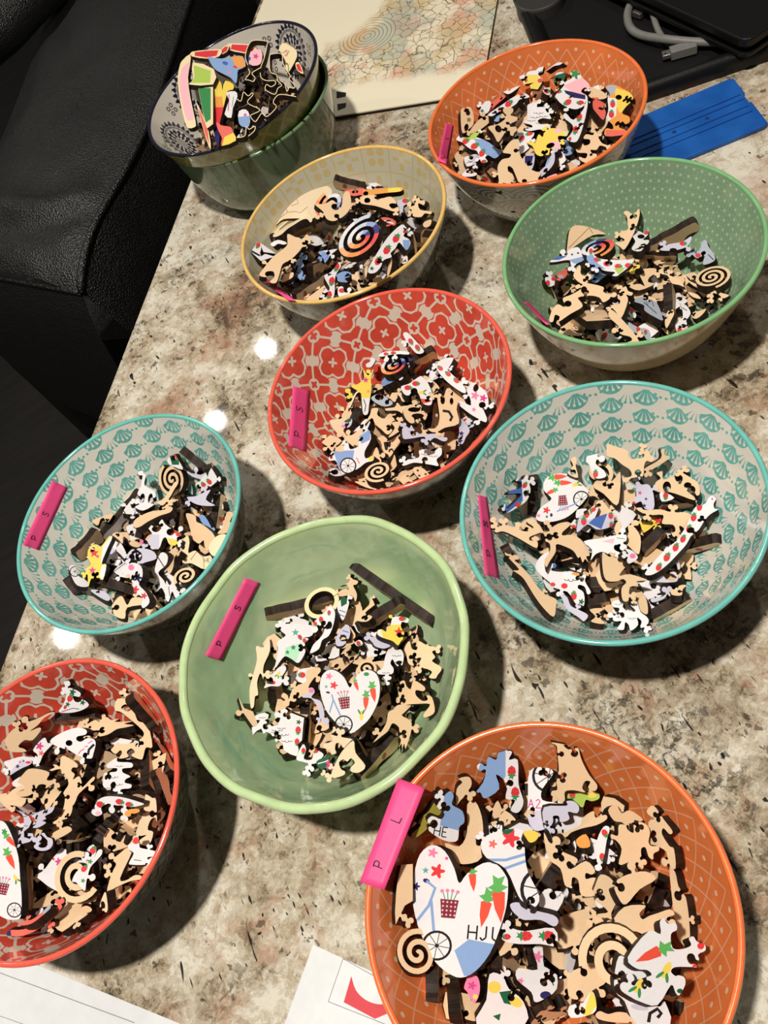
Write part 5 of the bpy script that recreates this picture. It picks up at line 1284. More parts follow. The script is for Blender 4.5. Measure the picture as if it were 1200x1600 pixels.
LIST['C'] = '''
E C1 t|dark edge-on piece low at the near side|380,1400 520,1290|9
E C1 t|edge-on piece below the blue strawberry piece|200,1100 360,1200|9
P C1 t|tan holed piece standing against the tape-side wall|135,575 270,590 300,760 250,830 170,880 150,700|ci#k 235,650 26 30 0;ci#z 245,730 24 26 0;ci#k 215,820 26 46 10
P C2 t|tan wedge at the back beside the coral piece|610,350 700,370 780,410 810,470 700,490 600,450|
P C2 c|coral pink scalloped piece|650,510 690,490 790,540 770,580 800,640 770,730 700,660 650,590|
P C1 w|white leaf-tip piece near the pink tape|370,640 420,530 490,510 500,560 470,640 410,660|fl#G 400,625 26
P C1 t|slim tan piece above the blue strawberry piece|460,680 490,750 350,860 250,880 350,740|
P C1 t|small tan block under the tan knobbed piece|430,930 500,880 520,950 450,960|
P C1 w|white crest-shaped piece at the far side|505,440 600,330 720,320 740,250 850,200 870,300 780,390 700,430 620,400 540,470|ci#k 730,345 40 24 -40;ln#b 6 620,370 700,330
P C1 c|coral strip beside the strawberry strip|480,620 500,540 640,445 670,465 560,560 480,660|
P C1 w|strawberry strip on the tape side|480,660 640,550 740,480 860,420 930,440 940,470 840,490 800,540 720,590 600,630 530,680|sb 705,545 46 -40;sb 605,605 26 -40;sb 855,430 26 0
P C1 w|white and yellow knobbed piece at the far edge|860,160 920,110 960,140 1030,150 1050,80 1120,90 1100,170 1050,190 1110,270 1070,340 1050,370 970,360 960,320 1010,290 900,310 880,280 890,200|po#y 930,200 1050,200 1090,290 1060,380 960,380 900,310;sb 1080,270 34 0;fl#G 1085,185 34
P C1 w|white strawberry scrap behind the sheep piece|1110,370 1170,350 1200,390 1190,440 1130,420|sb 1155,395 34 0
P C2 G|dark green and white knob piece at the far edge|190,270 220,180 290,170 330,200 290,290 210,310|ln#w 12 190,200 300,170
P C2 w|jagged white scrap at the far rim|100,120 150,95 230,60 290,60 260,85 190,100 130,140|
P C1 b|blue and grey scrap behind the tan knobbed piece|530,720 640,660 650,720 570,750|
P C1 v|blue-purple scrap inside the tan curve|880,1210 930,1130 1010,1140 1010,1230 980,1310 920,1270|po#n 900,1150 1000,1150 980,1230 900,1230
P C1 w|white sheep-curl piece in the middle|880,760 930,720 930,620 940,550 1060,520 1040,580 1110,580 1160,640 1200,690 1200,720 1110,710 1050,740 1090,780 1180,780 1200,860 1130,870 1080,840 960,860 900,840 980,820 980,790|cu 1060,640 40;cu 1020,690 40;cu 1120,680 36;cu 980,730 36;cu 1080,760 36;fl#q 1160,850 36
P C1 t|tan knobbed piece in the middle|480,810 590,780 690,700 650,640 660,600 750,600 760,640 730,680 800,700 800,740 720,780 730,810 790,810 800,850 770,880 760,910 730,900 720,850 680,860 640,920 590,980 540,890|ci#k 590,835 36 46 -30
P C1 w|blue and lime piece with a row of strawberries|110,910 160,900 180,930 300,870 370,880 330,920 400,950 500,1000 570,1060 650,1090 640,1130 560,1190 480,1150 440,1180 470,1230 390,1240 340,1100 250,1070 150,990 80,960|po#L 180,860 380,860 380,930 280,960 180,960;po#b 300,950 480,960 680,1080 560,1220 420,1120;sb 200,985 40 -30;sb 305,1040 46 -30;sb 395,1125 44 -60;sb 412,1222 30 -20
P C2 v|silver crescent piece at the near side|20,1340 130,1230 170,1110 200,1130 190,1240 110,1340 30,1400|
P C2 q|pink bone-shaped scrap by the near rim|100,1410 160,1380 220,1360 230,1400 150,1420 110,1450|
P C2 b|grey-blue knobbed piece beside the yellow piece|250,950 310,930 350,990 440,1030 410,1120 330,1150 280,1100 330,1080|
P C1 w|strawberry scrap low on the near wall|160,1390 210,1320 270,1280 300,1330 340,1360 300,1390|sb 265,1330 40 0
P C1 t|large tan curved piece at the near side|650,1110 740,990 830,980 830,1100 870,1200 980,1320 1080,1350 1040,1420 1130,1440 1120,1480 1040,1440 860,1500 760,1300 700,1290 740,1470 650,1460 640,1530 600,1520 550,1500 600,1460 600,1400 590,1280 640,1200 720,1180 740,1140 690,1130|
P C2 t|tan piece with lobed sockets by the near rim|540,950 570,900 650,910 670,850 700,890 750,890 740,920 710,930 750,1000 820,1030 810,1050 730,1030 690,1080 620,1080 640,1120 690,1130 680,1190 600,1240 500,1200 490,1160 560,1180 580,1120 470,1110 450,1040 500,980 550,1030 610,1010 610,960|
P C2 y|pale yellow knobbed piece in the middle|-130,1000 -70,980 -30,1000 10,900 60,930 80,860 140,830 240,830 290,860 350,870 340,920 240,920 260,1010 270,1070 190,1090 150,1060 130,1140 60,1160 -20,1130 -60,1040|ci#q 245,850 44 36 0;po#q 140,980 260,980 270,1090 190,1090;ci#x 330,890 22 20 0;ci#k 150,1030 52 30 -20
P C2 w|strawberry wedge below the basket piece|580,480 585,560 540,780 480,950 430,992 340,960 400,880 410,790 300,700 330,650 420,730 540,600|sb 490,690 44 100;sb 445,840 44 100;sb 380,950 24 100;sb 275,700 36 60
P C2 w|rounded piece with purple band and green tuft|210,440 300,340 330,280 400,240 380,180 430,150 490,180 520,230 600,310 610,370 550,350 510,400 570,440 580,490 500,590 400,600 290,550 230,490|po#q 300,330 520,230 610,330 560,440 400,400;fl#g 440,190 70;po#n 310,380 400,400 560,440 560,490 420,470 330,420;sb 360,520 44 150;sb 510,530 38 180;sb 235,395 34 0
P C2 o|yellow and orange piece with strawberries near the rim|800,340 900,320 1010,370 1100,430 1120,500 1050,560 990,650 1070,690 1080,750 1030,780 1000,750 950,770 960,820 1030,850 1030,900 800,920 800,830 880,840 880,790 820,740 770,770 810,680 830,600 820,480 850,430|po#y 900,350 1130,420 1100,560 960,650 920,560;po#w 790,460 930,480 920,680 780,780;sb 880,550 40 -90;sb 865,670 42 -90;po#s 790,330 930,320 900,420 850,440;po#c 800,850 1030,850 1030,920 800,920;ci#k 950,465 38 30 0
'''
LIST['B'] = '''
E B2 t|edge-on piece with strawberries at the far edge|10,150 340,240|10
E B1 t|long edge-on piece below the tan discs|330,780 860,600|10
E B1 t|edge-on piece at the near edge beside the tape|580,1400 880,1180|11
E B1 t|slanting edge-on piece in the middle|700,960 950,700|11
E B1 t|lower slanting edge-on piece in the middle|760,1090 980,930|11
E B2 t|upright edge-on piece by the near rim|870,700 900,1010|12
E B2 t|edge-on piece below the rim-side tan piece|960,720 1060,620|12
E B2 t|short upright edge-on piece beside the strawberry strip|740,950 720,1150|10
E B2 t|dark edge-on scrap by the near rim|560,1210 720,1170|8
P B1 l|pale tan half disc with faint drawing|330,600 350,480 440,340 560,220 700,160 800,155 900,200 960,280 900,420 760,560 600,560 440,570|ln#z 3 400,560 480,500 560,490 620,505 700,440;ln#z 3 480,500 440,360 500,330;ln#z 3 520,430 600,400 580,350
P B1 l|second pale tan half disc below the first|315,770 340,670 440,580 560,500 700,510 760,560 740,610 700,570 640,580 560,630 480,680 400,750|
S B1 w|rainbow spiral peeking out at the far side|940,400 200 2.0 1|ra 940,400 260 150
P B2 w|slim strawberry spike rising at the far side|375,50 420,60 470,120 530,210 450,220 410,120|sb 440,130 36 -120;sb 490,225 24 0
P B2 o|orange and yellow slab at the far edge|120,280 250,240 430,250 730,230 730,270 560,290 400,310 300,310 230,320|po#c 120,240 330,240 330,330 120,330;po#y 600,220 740,220 740,280 600,280;sb 360,240 24 0
P B1 t|tan cat-like piece over the rainbow spiral|780,410 880,410 980,370 1060,450 1090,300 1150,280 1170,420 1113,520 1000,590 910,570 870,490|ci#k 1000,440 44 34 20
P B2 t|tan notched slab above the large spiral|300,385 320,330 450,310 520,350 630,330 690,400 640,400 610,420 650,460 710,440 710,490 660,490 470,430 340,410|ci#k 375,370 34 30 0;ci#k 490,340 40 18 0
P B2 t|small tan scrap between the slabs|160,480 190,400 240,390 290,420 270,480 200,500|ci#k 235,450 34 30 0
P B2 c|coral and white scrap below the tan slab|530,560 610,560 680,600 660,640 570,600|ln#w 8 560,590 660,620
P B2 v|white strawberry scrap beside the rim-side tan piece|700,380 760,360 830,340 820,400 770,430 760,500 720,480|sb 785,375 34 0;po#g 830,340 890,340 880,410 820,410
P B2 t|tan knobbed piece at the rim side|810,450 890,420 900,340 940,340 950,370 1000,370 990,420 930,400 950,470 1070,490 1060,520 1000,510 960,550 870,540 880,480|
P B2 t|small tan fin at the rim side|980,640 1000,600 1070,580 1060,640 1010,665|
P B1 w|white and strawberry scrap on the tape side|60,930 160,830 200,880 220,930 360,950 340,980 240,950 190,980 110,900|sb 165,855 30 120;sb 200,935 24 90;ln#k 10 90,920 180,970
P B1 w|small curly white scrap below the tan discs|300,840 380,800 470,830 440,850 380,840 330,870|
P B1 b|blue knobbed piece under the tan plate|480,1290 540,1190 560,1080 640,980 690,960 690,1010 640,1020 660,1080 620,1110 650,1150 630,1240 580,1200 540,1270|
P B1 t|small tan piece below the tan plate|420,1230 450,1180 540,1150 540,1200 480,1240 430,1260|
P B1 w|strawberry piece with a pointed end at the near edge|880,1190 950,1150 1040,1040 1060,1090 1000,1200 990,1400 920,1510 860,1440 900,1420 940,1330 920,1280|sb 1015,1085 42 100;sb 965,1240 42 100;sb 935,1390 40 100;po#n 830,1280 900,1260 920,1310 880,1340
P B2 b|blue lobed piece below the large spiral|40,1180 120,1140 200,1160 180,1200 130,1220 160,1260 60,1250 50,1210|
P B2 w|strawberry scrap at the near edge|60,1320 110,1310 130,1370 230,1390 100,1420 60,1400|sb 95,1350 34 0
P B2 t|tan lobed piece by the near rim|260,1290 310,1270 330,1320 410,1290 380,1250 340,1210 520,1190 520,1300 400,1380 300,1400|ci#k 325,1280 34 46 0
P B2 t|thin tan sliver beside the strawberry strip|590,1180 610,1050 640,990 640,1080 610,1180|
S B2 w|large rainbow spiral on top|305,770 300 2.6 1|ra 305,770 360 150;sb 420,505 30 0
P B2 w|white strip with three big strawberries|740,650 790,680 820,700 760,760 820,800 830,850 790,910 720,830 680,890 630,940 640,980 560,1010 530,1080 470,1140 400,1130 450,1010 600,780|sb 685,790 46 -60;sb 585,915 48 -60;sb 490,1035 46 -60;sb 790,710 30 0;po#b 760,800 840,800 830,920 770,900;fl#G 425,1110 26
P B1 t|tan plate with lobed ends|480,740 560,770 610,780 640,800 690,740 730,820 690,870 640,880 610,920 520,1010 430,1060 400,1150 360,1260 290,1250 340,1200 330,1140 260,1140 240,1170 260,1200 180,1180 230,1100 330,980 420,910 480,850|
'''
LIST['D'] = '''
E D2 t|long dark slab lying edge-on in the middle|0,540 540,560|11
E D2 t|dark edge-on piece rising to the far wall|180,490 745,190|12
E D2 t|dark upright edge-on wedge near the near wall|390,870 400,1240|12
E D2 t|edge-on piece below the tan spiral|640,880 1000,1030|11
E D2 t|slanting edge-on piece by the near rim|20,1210 300,1380|10
E D2 t|edge-on piece beside the grey fan piece|80,1080 170,1240|9
E D1 t|edge-on stack piece on the near left wall|150,880 220,1050|10
E D1 t|dark edge-on piece under the tan bear piece|330,1200 520,1340|10
P D1 t|brown half disc with a drawn line against the wall|320,560 330,400 360,260 450,225 600,260 740,320 600,330 420,440 350,500|ln#z 4 340,470 560,250;ln#z 4 560,250 600,310
P D1 w|white strawberry corner piece on the near left wall|80,800 130,780 200,790 210,850 120,890|sb 110,850 34 90;sb 175,805 30 0
P D1 c|red and grey scrap under the blue car piece|210,750 300,700 320,680 340,720 290,800 230,800|ci#s 250,780 30 20 0
S D1 w|rainbow spiral at the far side|630,470 210 2.2 1|ra 630,470 260 170
P D1 w|blue and white car-like piece|135,620 200,570 320,550 330,500 430,460 480,520 500,600 420,640 390,690 360,650 340,600 200,620|po#B 130,600 220,550 320,560 230,600;po#b 340,600 500,560 500,620 400,640;ci#k 375,540 12 10 0;ci#k 440,525 12 10 0
P D2 w|white rabbit-like piece with pink ear|60,340 90,290 140,290 180,310 230,270 220,330 170,380 240,390 150,500 50,480 90,400|ci#r 205,300 30 24 0;ci#k 150,345 40 24 0;ln#k 4 80,490 150,460 220,470
P D1 t|tan dinosaur-shaped piece standing at the back|935,90 960,65 1000,80 1030,120 1060,100 1095,45 1110,70 1100,150 1050,300 950,480 900,460 840,410 930,400 940,370 880,340 900,290 980,270 980,210 970,130|
P D2 s|grey and white clustered piece near the far wall|700,510 780,500 820,400 860,390 880,450 940,540 950,600 880,640 820,640 850,530 770,580 720,550|ci#r 770,550 30 24 0;po#B 700,490 770,480 750,540;ln#k 5 880,540 940,600
P D2 v|grey strawberry piece under the rising edge-on piece|350,490 450,430 600,400 700,340 680,420 620,470 480,500|sb 600,420 34 0;ci#k 500,490 40 20 0
P D1 t|tan curved scrap behind the tan knobbed piece|395,760 460,660 480,740 540,740 580,780 560,830 500,860 430,820|ci#k 505,725 40 46 0
P D2 t|tan notched piece in front of the long slab|130,720 300,690 310,740 240,790 230,840 300,860 130,930 20,890 60,870 140,860 190,880|
P D2 y|pale yellow knob piece in the middle|20,720 60,680 110,650 140,660 130,690 90,700 80,750 40,750|
P D2 t|tan bone-ended strip in the middle|320,730 390,690 400,740 470,770 570,820 620,890 560,870 480,850 440,770 350,750|
P D2 t|small tan scrap below the tan spiral|660,950 750,970 800,1020 720,1005|
P D2 t|tan curved scrap by the near right wall|690,1180 790,1150 860,1130 820,1190 750,1240 700,1220|
P D2 t|slim tan leaf piece by the near rim|410,1280 430,1180 480,1130 510,1180 480,1250 430,1340|
P D1 w|white strip with four strawberries|540,590 560,480 600,470 620,550 700,590 820,600 960,600 1030,595 1000,660 900,740 860,770 810,765 840,730 760,720 700,700 660,640 590,650|po#b 500,560 600,540 660,640 740,700 600,690;sb 640,595 34 0;sb 750,640 40 0;sb 870,668 36 0;sb 980,660 36 0;sb 580,500 30 90;po#L 830,690 960,680 880,760
P D2 s|grey fan piece with drawn zigzags|50,1040 150,1000 260,1030 330,1080 390,1250 300,1220 190,1150 180,1090|ln#k 4 200,1020 220,1090 260,1030 290,1110 310,1080 330,1170;ln#k 4 180,1060 320,1180
P D2 w|strawberry piece low by the near rim|20,1120 60,1120 100,1200 70,1240 20,1200|sb 48,1140 34 90
P D2 s|grey strawberry strip at the near rim|0,1270 110,1330 230,1360 250,1470 190,1450 90,1390 10,1350|sb 120,1350 28 90;sb 200,1380 24 90
P D2 w|grey-white figure piece by the near rim|570,1050 600,1070 650,1100 690,1170 670,1220 640,1260 660,1340 550,1390 520,1300 540,1250 600,1230 600,1150|sb 570,1360 34 90;fl#q 630,1330 36;ln#k 4 600,1120 650,1150
P D1 t|tan forked neck piece in the middle|920,910 960,895 980,940 1030,960 1010,990 960,980 980,1040 910,1220 850,1150 800,1090 880,1080 900,1040 860,1000|
P D1 t|large tan knobbed piece on the near left side|140,1250 170,1140 230,1080 290,1110 310,1090 280,1020 370,980 470,920 490,860 530,860 700,900 700,950 780,990 770,1020 700,1060 660,1010 560,990 440,1010 470,1060 480,1110 360,1180 240,1260 250,1210 200,1190 180,1260|ci#k 505,925 34 40 0;ci#k 330,1075 40 34 0
P D1 t|tan tail-shaped piece at the near rim|780,1220 800,1150 880,1210 1090,1450 1060,1510 950,1500 1020,1470 1000,1430 900,1400 880,1320|
P D1 t|tan bear-shaped piece on the near side|380,1160 440,1180 540,1130 600,1180 620,1100 700,1110 780,1170 780,1220 700,1230 820,1310 920,1420 900,1450 800,1430 740,1350 640,1290 600,1340 500,1290 430,1200|
P D2 t|tan strip carrying the tan spiral|600,770 640,770 680,830 860,900 1000,950 1100,980 1090,1000 1030,1020 1000,980 880,940 720,880|
S D2 t|tan spiral at the right side|915,785 205 3.0 1|
'''
LIST['E'] = '''
E E1 t|long edge-on bar across the far side|600,480 1095,240|11
E E1 t|ribbed edge-on piece beside the tan spiral|500,1000 670,1330|10
E E1 t|ribbed edge-on piece under the yellow dog piece|410,790 290,1030|10
E E2 t|long edge-on piece leaning inside the near rim|480,1340 790,970|11
E E2 t|edge-on piece beside the strawberry strip|300,430 540,640|11
E E1 t|dark edge-on scrap beside the yellow dog piece|250,660 350,640|9
E E2 t|edge-on piece left of the tan guitar piece|300,680 270,980|10
P E2 w|strawberry triangle at the far side|0,80 40,60 130,150 200,240 130,260 60,180|sb 70,140 30 60;sb 135,200 30 60
S E1 w|red rainbow spiral at the far side|720,370 180 2.4 1|ra 720,370 240 160
P E1 w|strawberry band behind the red spiral|560,280 640,240 830,240 850,270 720,265 600,290|sb 630,265 22 0;sb 700,255 22 0
P E1 w|white bone-shaped knob beside the red spiral|445,360 480,340 490,300 530,320 520,350 490,390 450,390|
P E1 s|grey printed scrap behind the tan pieces|490,690 560,650 640,680 700,740 640,770 560,750|ci#k 570,680 44 30 0;ci#r 590,640 26 20 0
P E1 l|small tan bone in front of the strawberry piece|745,650 780,635 825,670 820,720 790,720 770,680|
P E1 v|dark printed scrap at the tape side|200,940 270,890 310,900 290,960 230,980|ci#G 260,900 40 24 0;ci#p 230,960 26 14 0
P E1 t|tan knobbed piece in the middle|430,940 480,850 500,790 560,790 550,850 620,890 660,840 720,900 690,920 700,990 650,1040 590,990 530,940 500,880|
P E1 t|tan lobed strip in the middle|630,790 700,780 850,760 900,780 840,810 870,850 920,850 900,900 850,920 800,850 740,810 640,810|
P E1 t|tan scrap beside the white cloud piece|690,930 760,920 840,970 860,1030 800,990 700,1050 660,1060 720,980|
P E1 t|small tan scrap above the blue bicycle piece|240,1070 290,1050 330,1030 400,980 410,1020 370,1080 380,1150 300,1120|
P E1 w|blue and white bicycle piece near the tape|80,1240 130,1200 220,1200 230,1130 270,1120 290,1180 370,1150 370,1070 460,990 490,1080 430,1200 440,1270 510,1240 510,1290 440,1310 360,1370 230,1420 200,1380 180,1360 150,1290 90,1290|po#b 130,1200 330,1190 310,1330 180,1360;wh 270,1340 80;ci#y 490,1265 26 26 0;po#b 370,1060 490,980 480,1090 400,1130;ln#P 4 350,1260 380,1320
P E1 w|small white scrap low on the tape side|80,1400 130,1360 180,1380 240,1420 150,1440|ci#k 150,1400 26 26 0
P E1 t|thin tan sliver by the near wall|330,1490 430,1500 540,1560 480,1560 400,1530|
S E1 t|tan spiral near the near rim|560,1390 150 2.4 -1|
P E1 t|tan knobbed piece by the near rim|570,1560 640,1490 750,1410 800,1420 760,1480 800,1520 850,1490 900,1500 800,1560 680,1570|
P E2 t|spotted tan piece by the near rim|90,1380 130,1350 200,1370 260,1430 320,1420 400,1380 330,1440 220,1470 150,1460|ci#k 140,1385 12 10 0;ci#k 215,1420 12 10 0;ci#k 155,1435 12 10 0;ci#k 265,1450 10 8 0
P E2 v|lavender flower scrap inside the right rim|530,870 600,930 640,1000 600,1070 570,1130 520,1110 540,1020|fl#n 545,1100 30;st#n 560,1030 30
P E2 w|slanting strip with strawberries inside the far rim|310,370 400,400 500,490 590,580 600,640 540,620 420,530 340,440|sb 360,405 28 -140;sb 435,460 28 -140;sb 515,525 28 -140
P E2 w|white piece with pink flowers at the right side|620,570 680,540 740,580 800,640 820,740 790,800 740,740 800,870 790,920 710,880 630,830 520,740 560,720 650,760 640,680 610,620|fl#p 690,665 44;fl#P 770,690 40;fl#p 680,800 24;ci#k 700,590 26 40 20;ci#k 760,755 34 30 0
P E2 t|tan scrap behind the carrot piece|190,480 230,480 320,550 350,610 270,650 240,550|
P E2 w|ragged white woolly piece at the near side|0,1290 150,1260 150,1190 230,1180 300,1200 360,1150 370,1230 320,1280 340,1340 270,1330 200,1320 100,1310 0,1340|cu 220,1220 34;cu 290,1240 30
P E2 v|white arched piece with a knob in the middle|0,950 60,980 80,950 110,1000 180,1040 300,1030 360,1060 420,1070 410,1100 370,1100 300,1070 240,1110 200,1060 60,1080 0,1070|ln#k 3 60,1010 120,1030
P E2 t|tan piece with two sockets like eyes|0,800 70,750 110,780 150,750 210,760 235,830 210,900 170,860 100,860 110,920 70,930 20,880|ci#k 105,800 60 24 0;ci#k 140,860 60 24 0
P E2 t|tan guitar-like piece with a curl cut|330,680 380,700 420,600 450,660 520,710 510,800 530,930 400,970 330,1010 280,1010 240,980 320,970 350,880 340,780|ln#k 13 380,810 440,820 470,870 450,910;ci#k 380,710 22 40 0;ci#k 465,720 18 34 0
P E2 w|white piece with strawberries, corn and a carrot|-20,580 60,550 160,480 200,500 240,550 275,640 270,750 190,740 150,650 100,600 60,660 10,650|sb 40,590 32 0;sb 115,550 32 0;ca 205,718 75 180;co 180,635 36 0;co 290,645 30 160;ci#k 105,625 34 34 0
P E1 y|yellow dog-shaped piece with a pink star|410,400 450,460 490,470 530,390 490,500 495,600 470,760 460,840 415,840 400,700 390,640 350,650 290,780 280,760 340,640 360,620 300,580 320,560 350,560 420,510 420,450|st#P 440,515 34;st#p 465,625 20;po#w 390,690 490,690 460,850 410,850;po#w 270,800 350,620 390,640 300,790;ln#k 4 420,700 440,760 430,820
'''
LIST['G'] = '''
E G3 w|zigzag white-topped edge-on piece|390,825 720,430|12
E G3 t|wide dark edge-on piece on the tape side|160,960 350,760|12
E G4 t|upright edge-on stick by the right rim|690,450 640,800|12
E G4 t|short upright edge-on piece in the middle|340,580 325,780|10
E G3 t|long edge-on bar at the near side|290,1200 720,1350|11
E G4 t|curved edge-on piece at the far edge|330,90 560,270|10
E G4 t|edge-on end piece by the far right wall|610,200 690,400|10
E G4 t|thin dark edge-on sliver by the near rim|160,930 90,1110|9
E G3 t|edge-on piece low on the near left wall|100,1150 200,1290|10
P G4 t|tan antler piece touching the right rim|740,610 800,620 770,680 760,760 730,790 660,790 720,720|
P G3 t|tan socketed piece on the tape side|300,680 400,640 480,620 450,680 420,700 400,660 370,670 350,720 320,710|
P G4 w|dark green and white scrap at the far edge|240,140 290,110 330,170 360,240 240,190|po#G 240,100 330,100 330,200 270,200;sb 310,130 30 60
P G4 w|fan-shaped strawberry piece at the far right side|360,230 480,290 570,260 590,210 640,280 655,345 510,435 470,370 520,330 440,300|po#v 350,220 580,260 500,340 400,290;sb 500,408 26 -130;sb 545,378 26 -130;sb 592,350 26 -130
S G4 t|tan spiral at the far side|270,325 165 2.7 1|
P G3 w|white sheep-face piece beside the far spiral|690,450 720,380 740,280 760,300 750,380 830,430 840,480 780,490 800,530 830,540 740,590 670,560 720,530 720,480|ci#k 730,490 22 44 10;ci#k 800,490 20 44 10
P G4 t|tan animal piece lying on the far spiral|260,400 290,350 320,360 290,410 250,480 190,550 140,520 200,490|
P G4 v|ragged white scrap right of the far spiral|400,480 480,470 560,430 600,420 560,500 640,550 520,550 440,520|
P G4 t|long tan animal piece in the middle|-60,690 0,640 100,600 200,590 220,560 270,570 250,610 160,640 60,690 0,730 -50,740|
P G4 b|blue scrap right of the middle|500,650 550,640 620,770 560,740|
P G4 t|tan arm-like piece above the pale disc|390,620 470,640 480,690 540,720 640,820 580,940 550,900 540,850 500,880 440,830 430,770 410,700|
P G4 l|pale tan disc with printed letters by the right rim|340,900 400,810 420,870 410,960 470,940 540,990 600,980 640,1000 560,1100 440,1050 360,1040|ln#z 3 480,945 540,1000 545,1090;tx#HEA 548,1010 34 -8;ln#z 3 430,1020 480,950
P G4 l|second pale disc at the right rim|590,900 650,820 720,800 730,840 650,980 600,960|
P G3 t|tan and pink scrap in the middle|620,870 690,830 740,860 700,910 640,900|ci#p 715,860 24 24 0
P G3 v|pale blue lobed piece in the middle|590,1000 640,930 740,920 830,950 850,1010 760,1040 700,1060 640,1020|ci#k 700,990 30 44 0;ci#k 640,1000 26 34 0
P G3 w|wheel-printed white piece on the near left side|100,1080 150,1070 170,1150 250,1200 260,1250 170,1240 120,1160|wh 150,1120 46
P G3 v|lavender scrap at the near left side|290,1280 400,1290 450,1350 420,1370 330,1320|
P G4 t|tan twisted scrap left of the near spiral|220,990 290,940 320,960 290,1000 280,1080 250,1140 220,1090|
P G4 w|white ghost-like piece by the near rim|170,960 230,980 220,1060 150,1130 200,1200 240,1300 260,1370 220,1340 180,1260 130,1300 110,1240 140,1180 120,1100|ln#k 4 150,1000 200,1080;ci#r 95,1170 22 22 0
P G4 w|ragged white piece at the near rim|220,1200 250,1240 300,1180 340,1300 300,1350 270,1290 240,1380 210,1340|ln#k 3 240,1250 250,1330
S G4 t|tan spiral by the near rim|385,1160 112 2.0 -1|
P G3 l|tan hooked scrap above the yellow piece|270,910 320,885 370,905 350,930 290,930|
P G3 t|tan rounded piece above the yellow piece|470,800 520,780 560,820 560,880 530,850 490,820|
P G3 w|white socketed scrap in the middle|510,890 540,870 590,960 580,1010 540,970 510,940|
P G3 t|tan knobbed piece at the near edge|470,1420 520,1350 560,1340 600,1410 640,1350 720,1350 760,1400 600,1430 580,1520 500,1500 480,1450|
P G3 w|flower-printed white piece near the near rim|560,1100 640,1050 720,1080 730,1170 700,1230 760,1300 790,1380 740,1430 720,1400 730,1340 660,1290 640,1190 580,1160|fl#n 692,1175 42;fl#r 670,1275 36;fl#r 745,1330 30;ci#p 635,1085 26 26 0;po#t 530,1180 620,1140 630,1190 560,1230
P G4 w|white piece with yellow corner and strawberry|60,740 90,720 130,740 180,670 210,710 280,760 340,770 350,810 310,830 320,890 250,890 220,830 190,840 150,930 70,890 60,840 100,800|po#v 60,800 160,800 160,940 60,900;po#y 230,830 320,850 320,900 250,900;sb 325,800 26 0;sb 295,775 22 0;ci#k 130,755 36 26 0;ci#k 255,780 34 30 0
P G3 y|yellow star-printed piece on the near left side|270,910 320,890 370,910 440,820 470,830 430,920 380,1050 420,1060 390,1190 340,1160 290,1180 265,1250 260,1150 240,1100 290,1060 260,1000|st#r 315,960 46;st#P 300,1110 36;st#P 345,990 20;po#w 390,900 470,810 470,860 400,1040 370,1050;po#w 380,1070 430,1060 400,1200 360,1160
'''
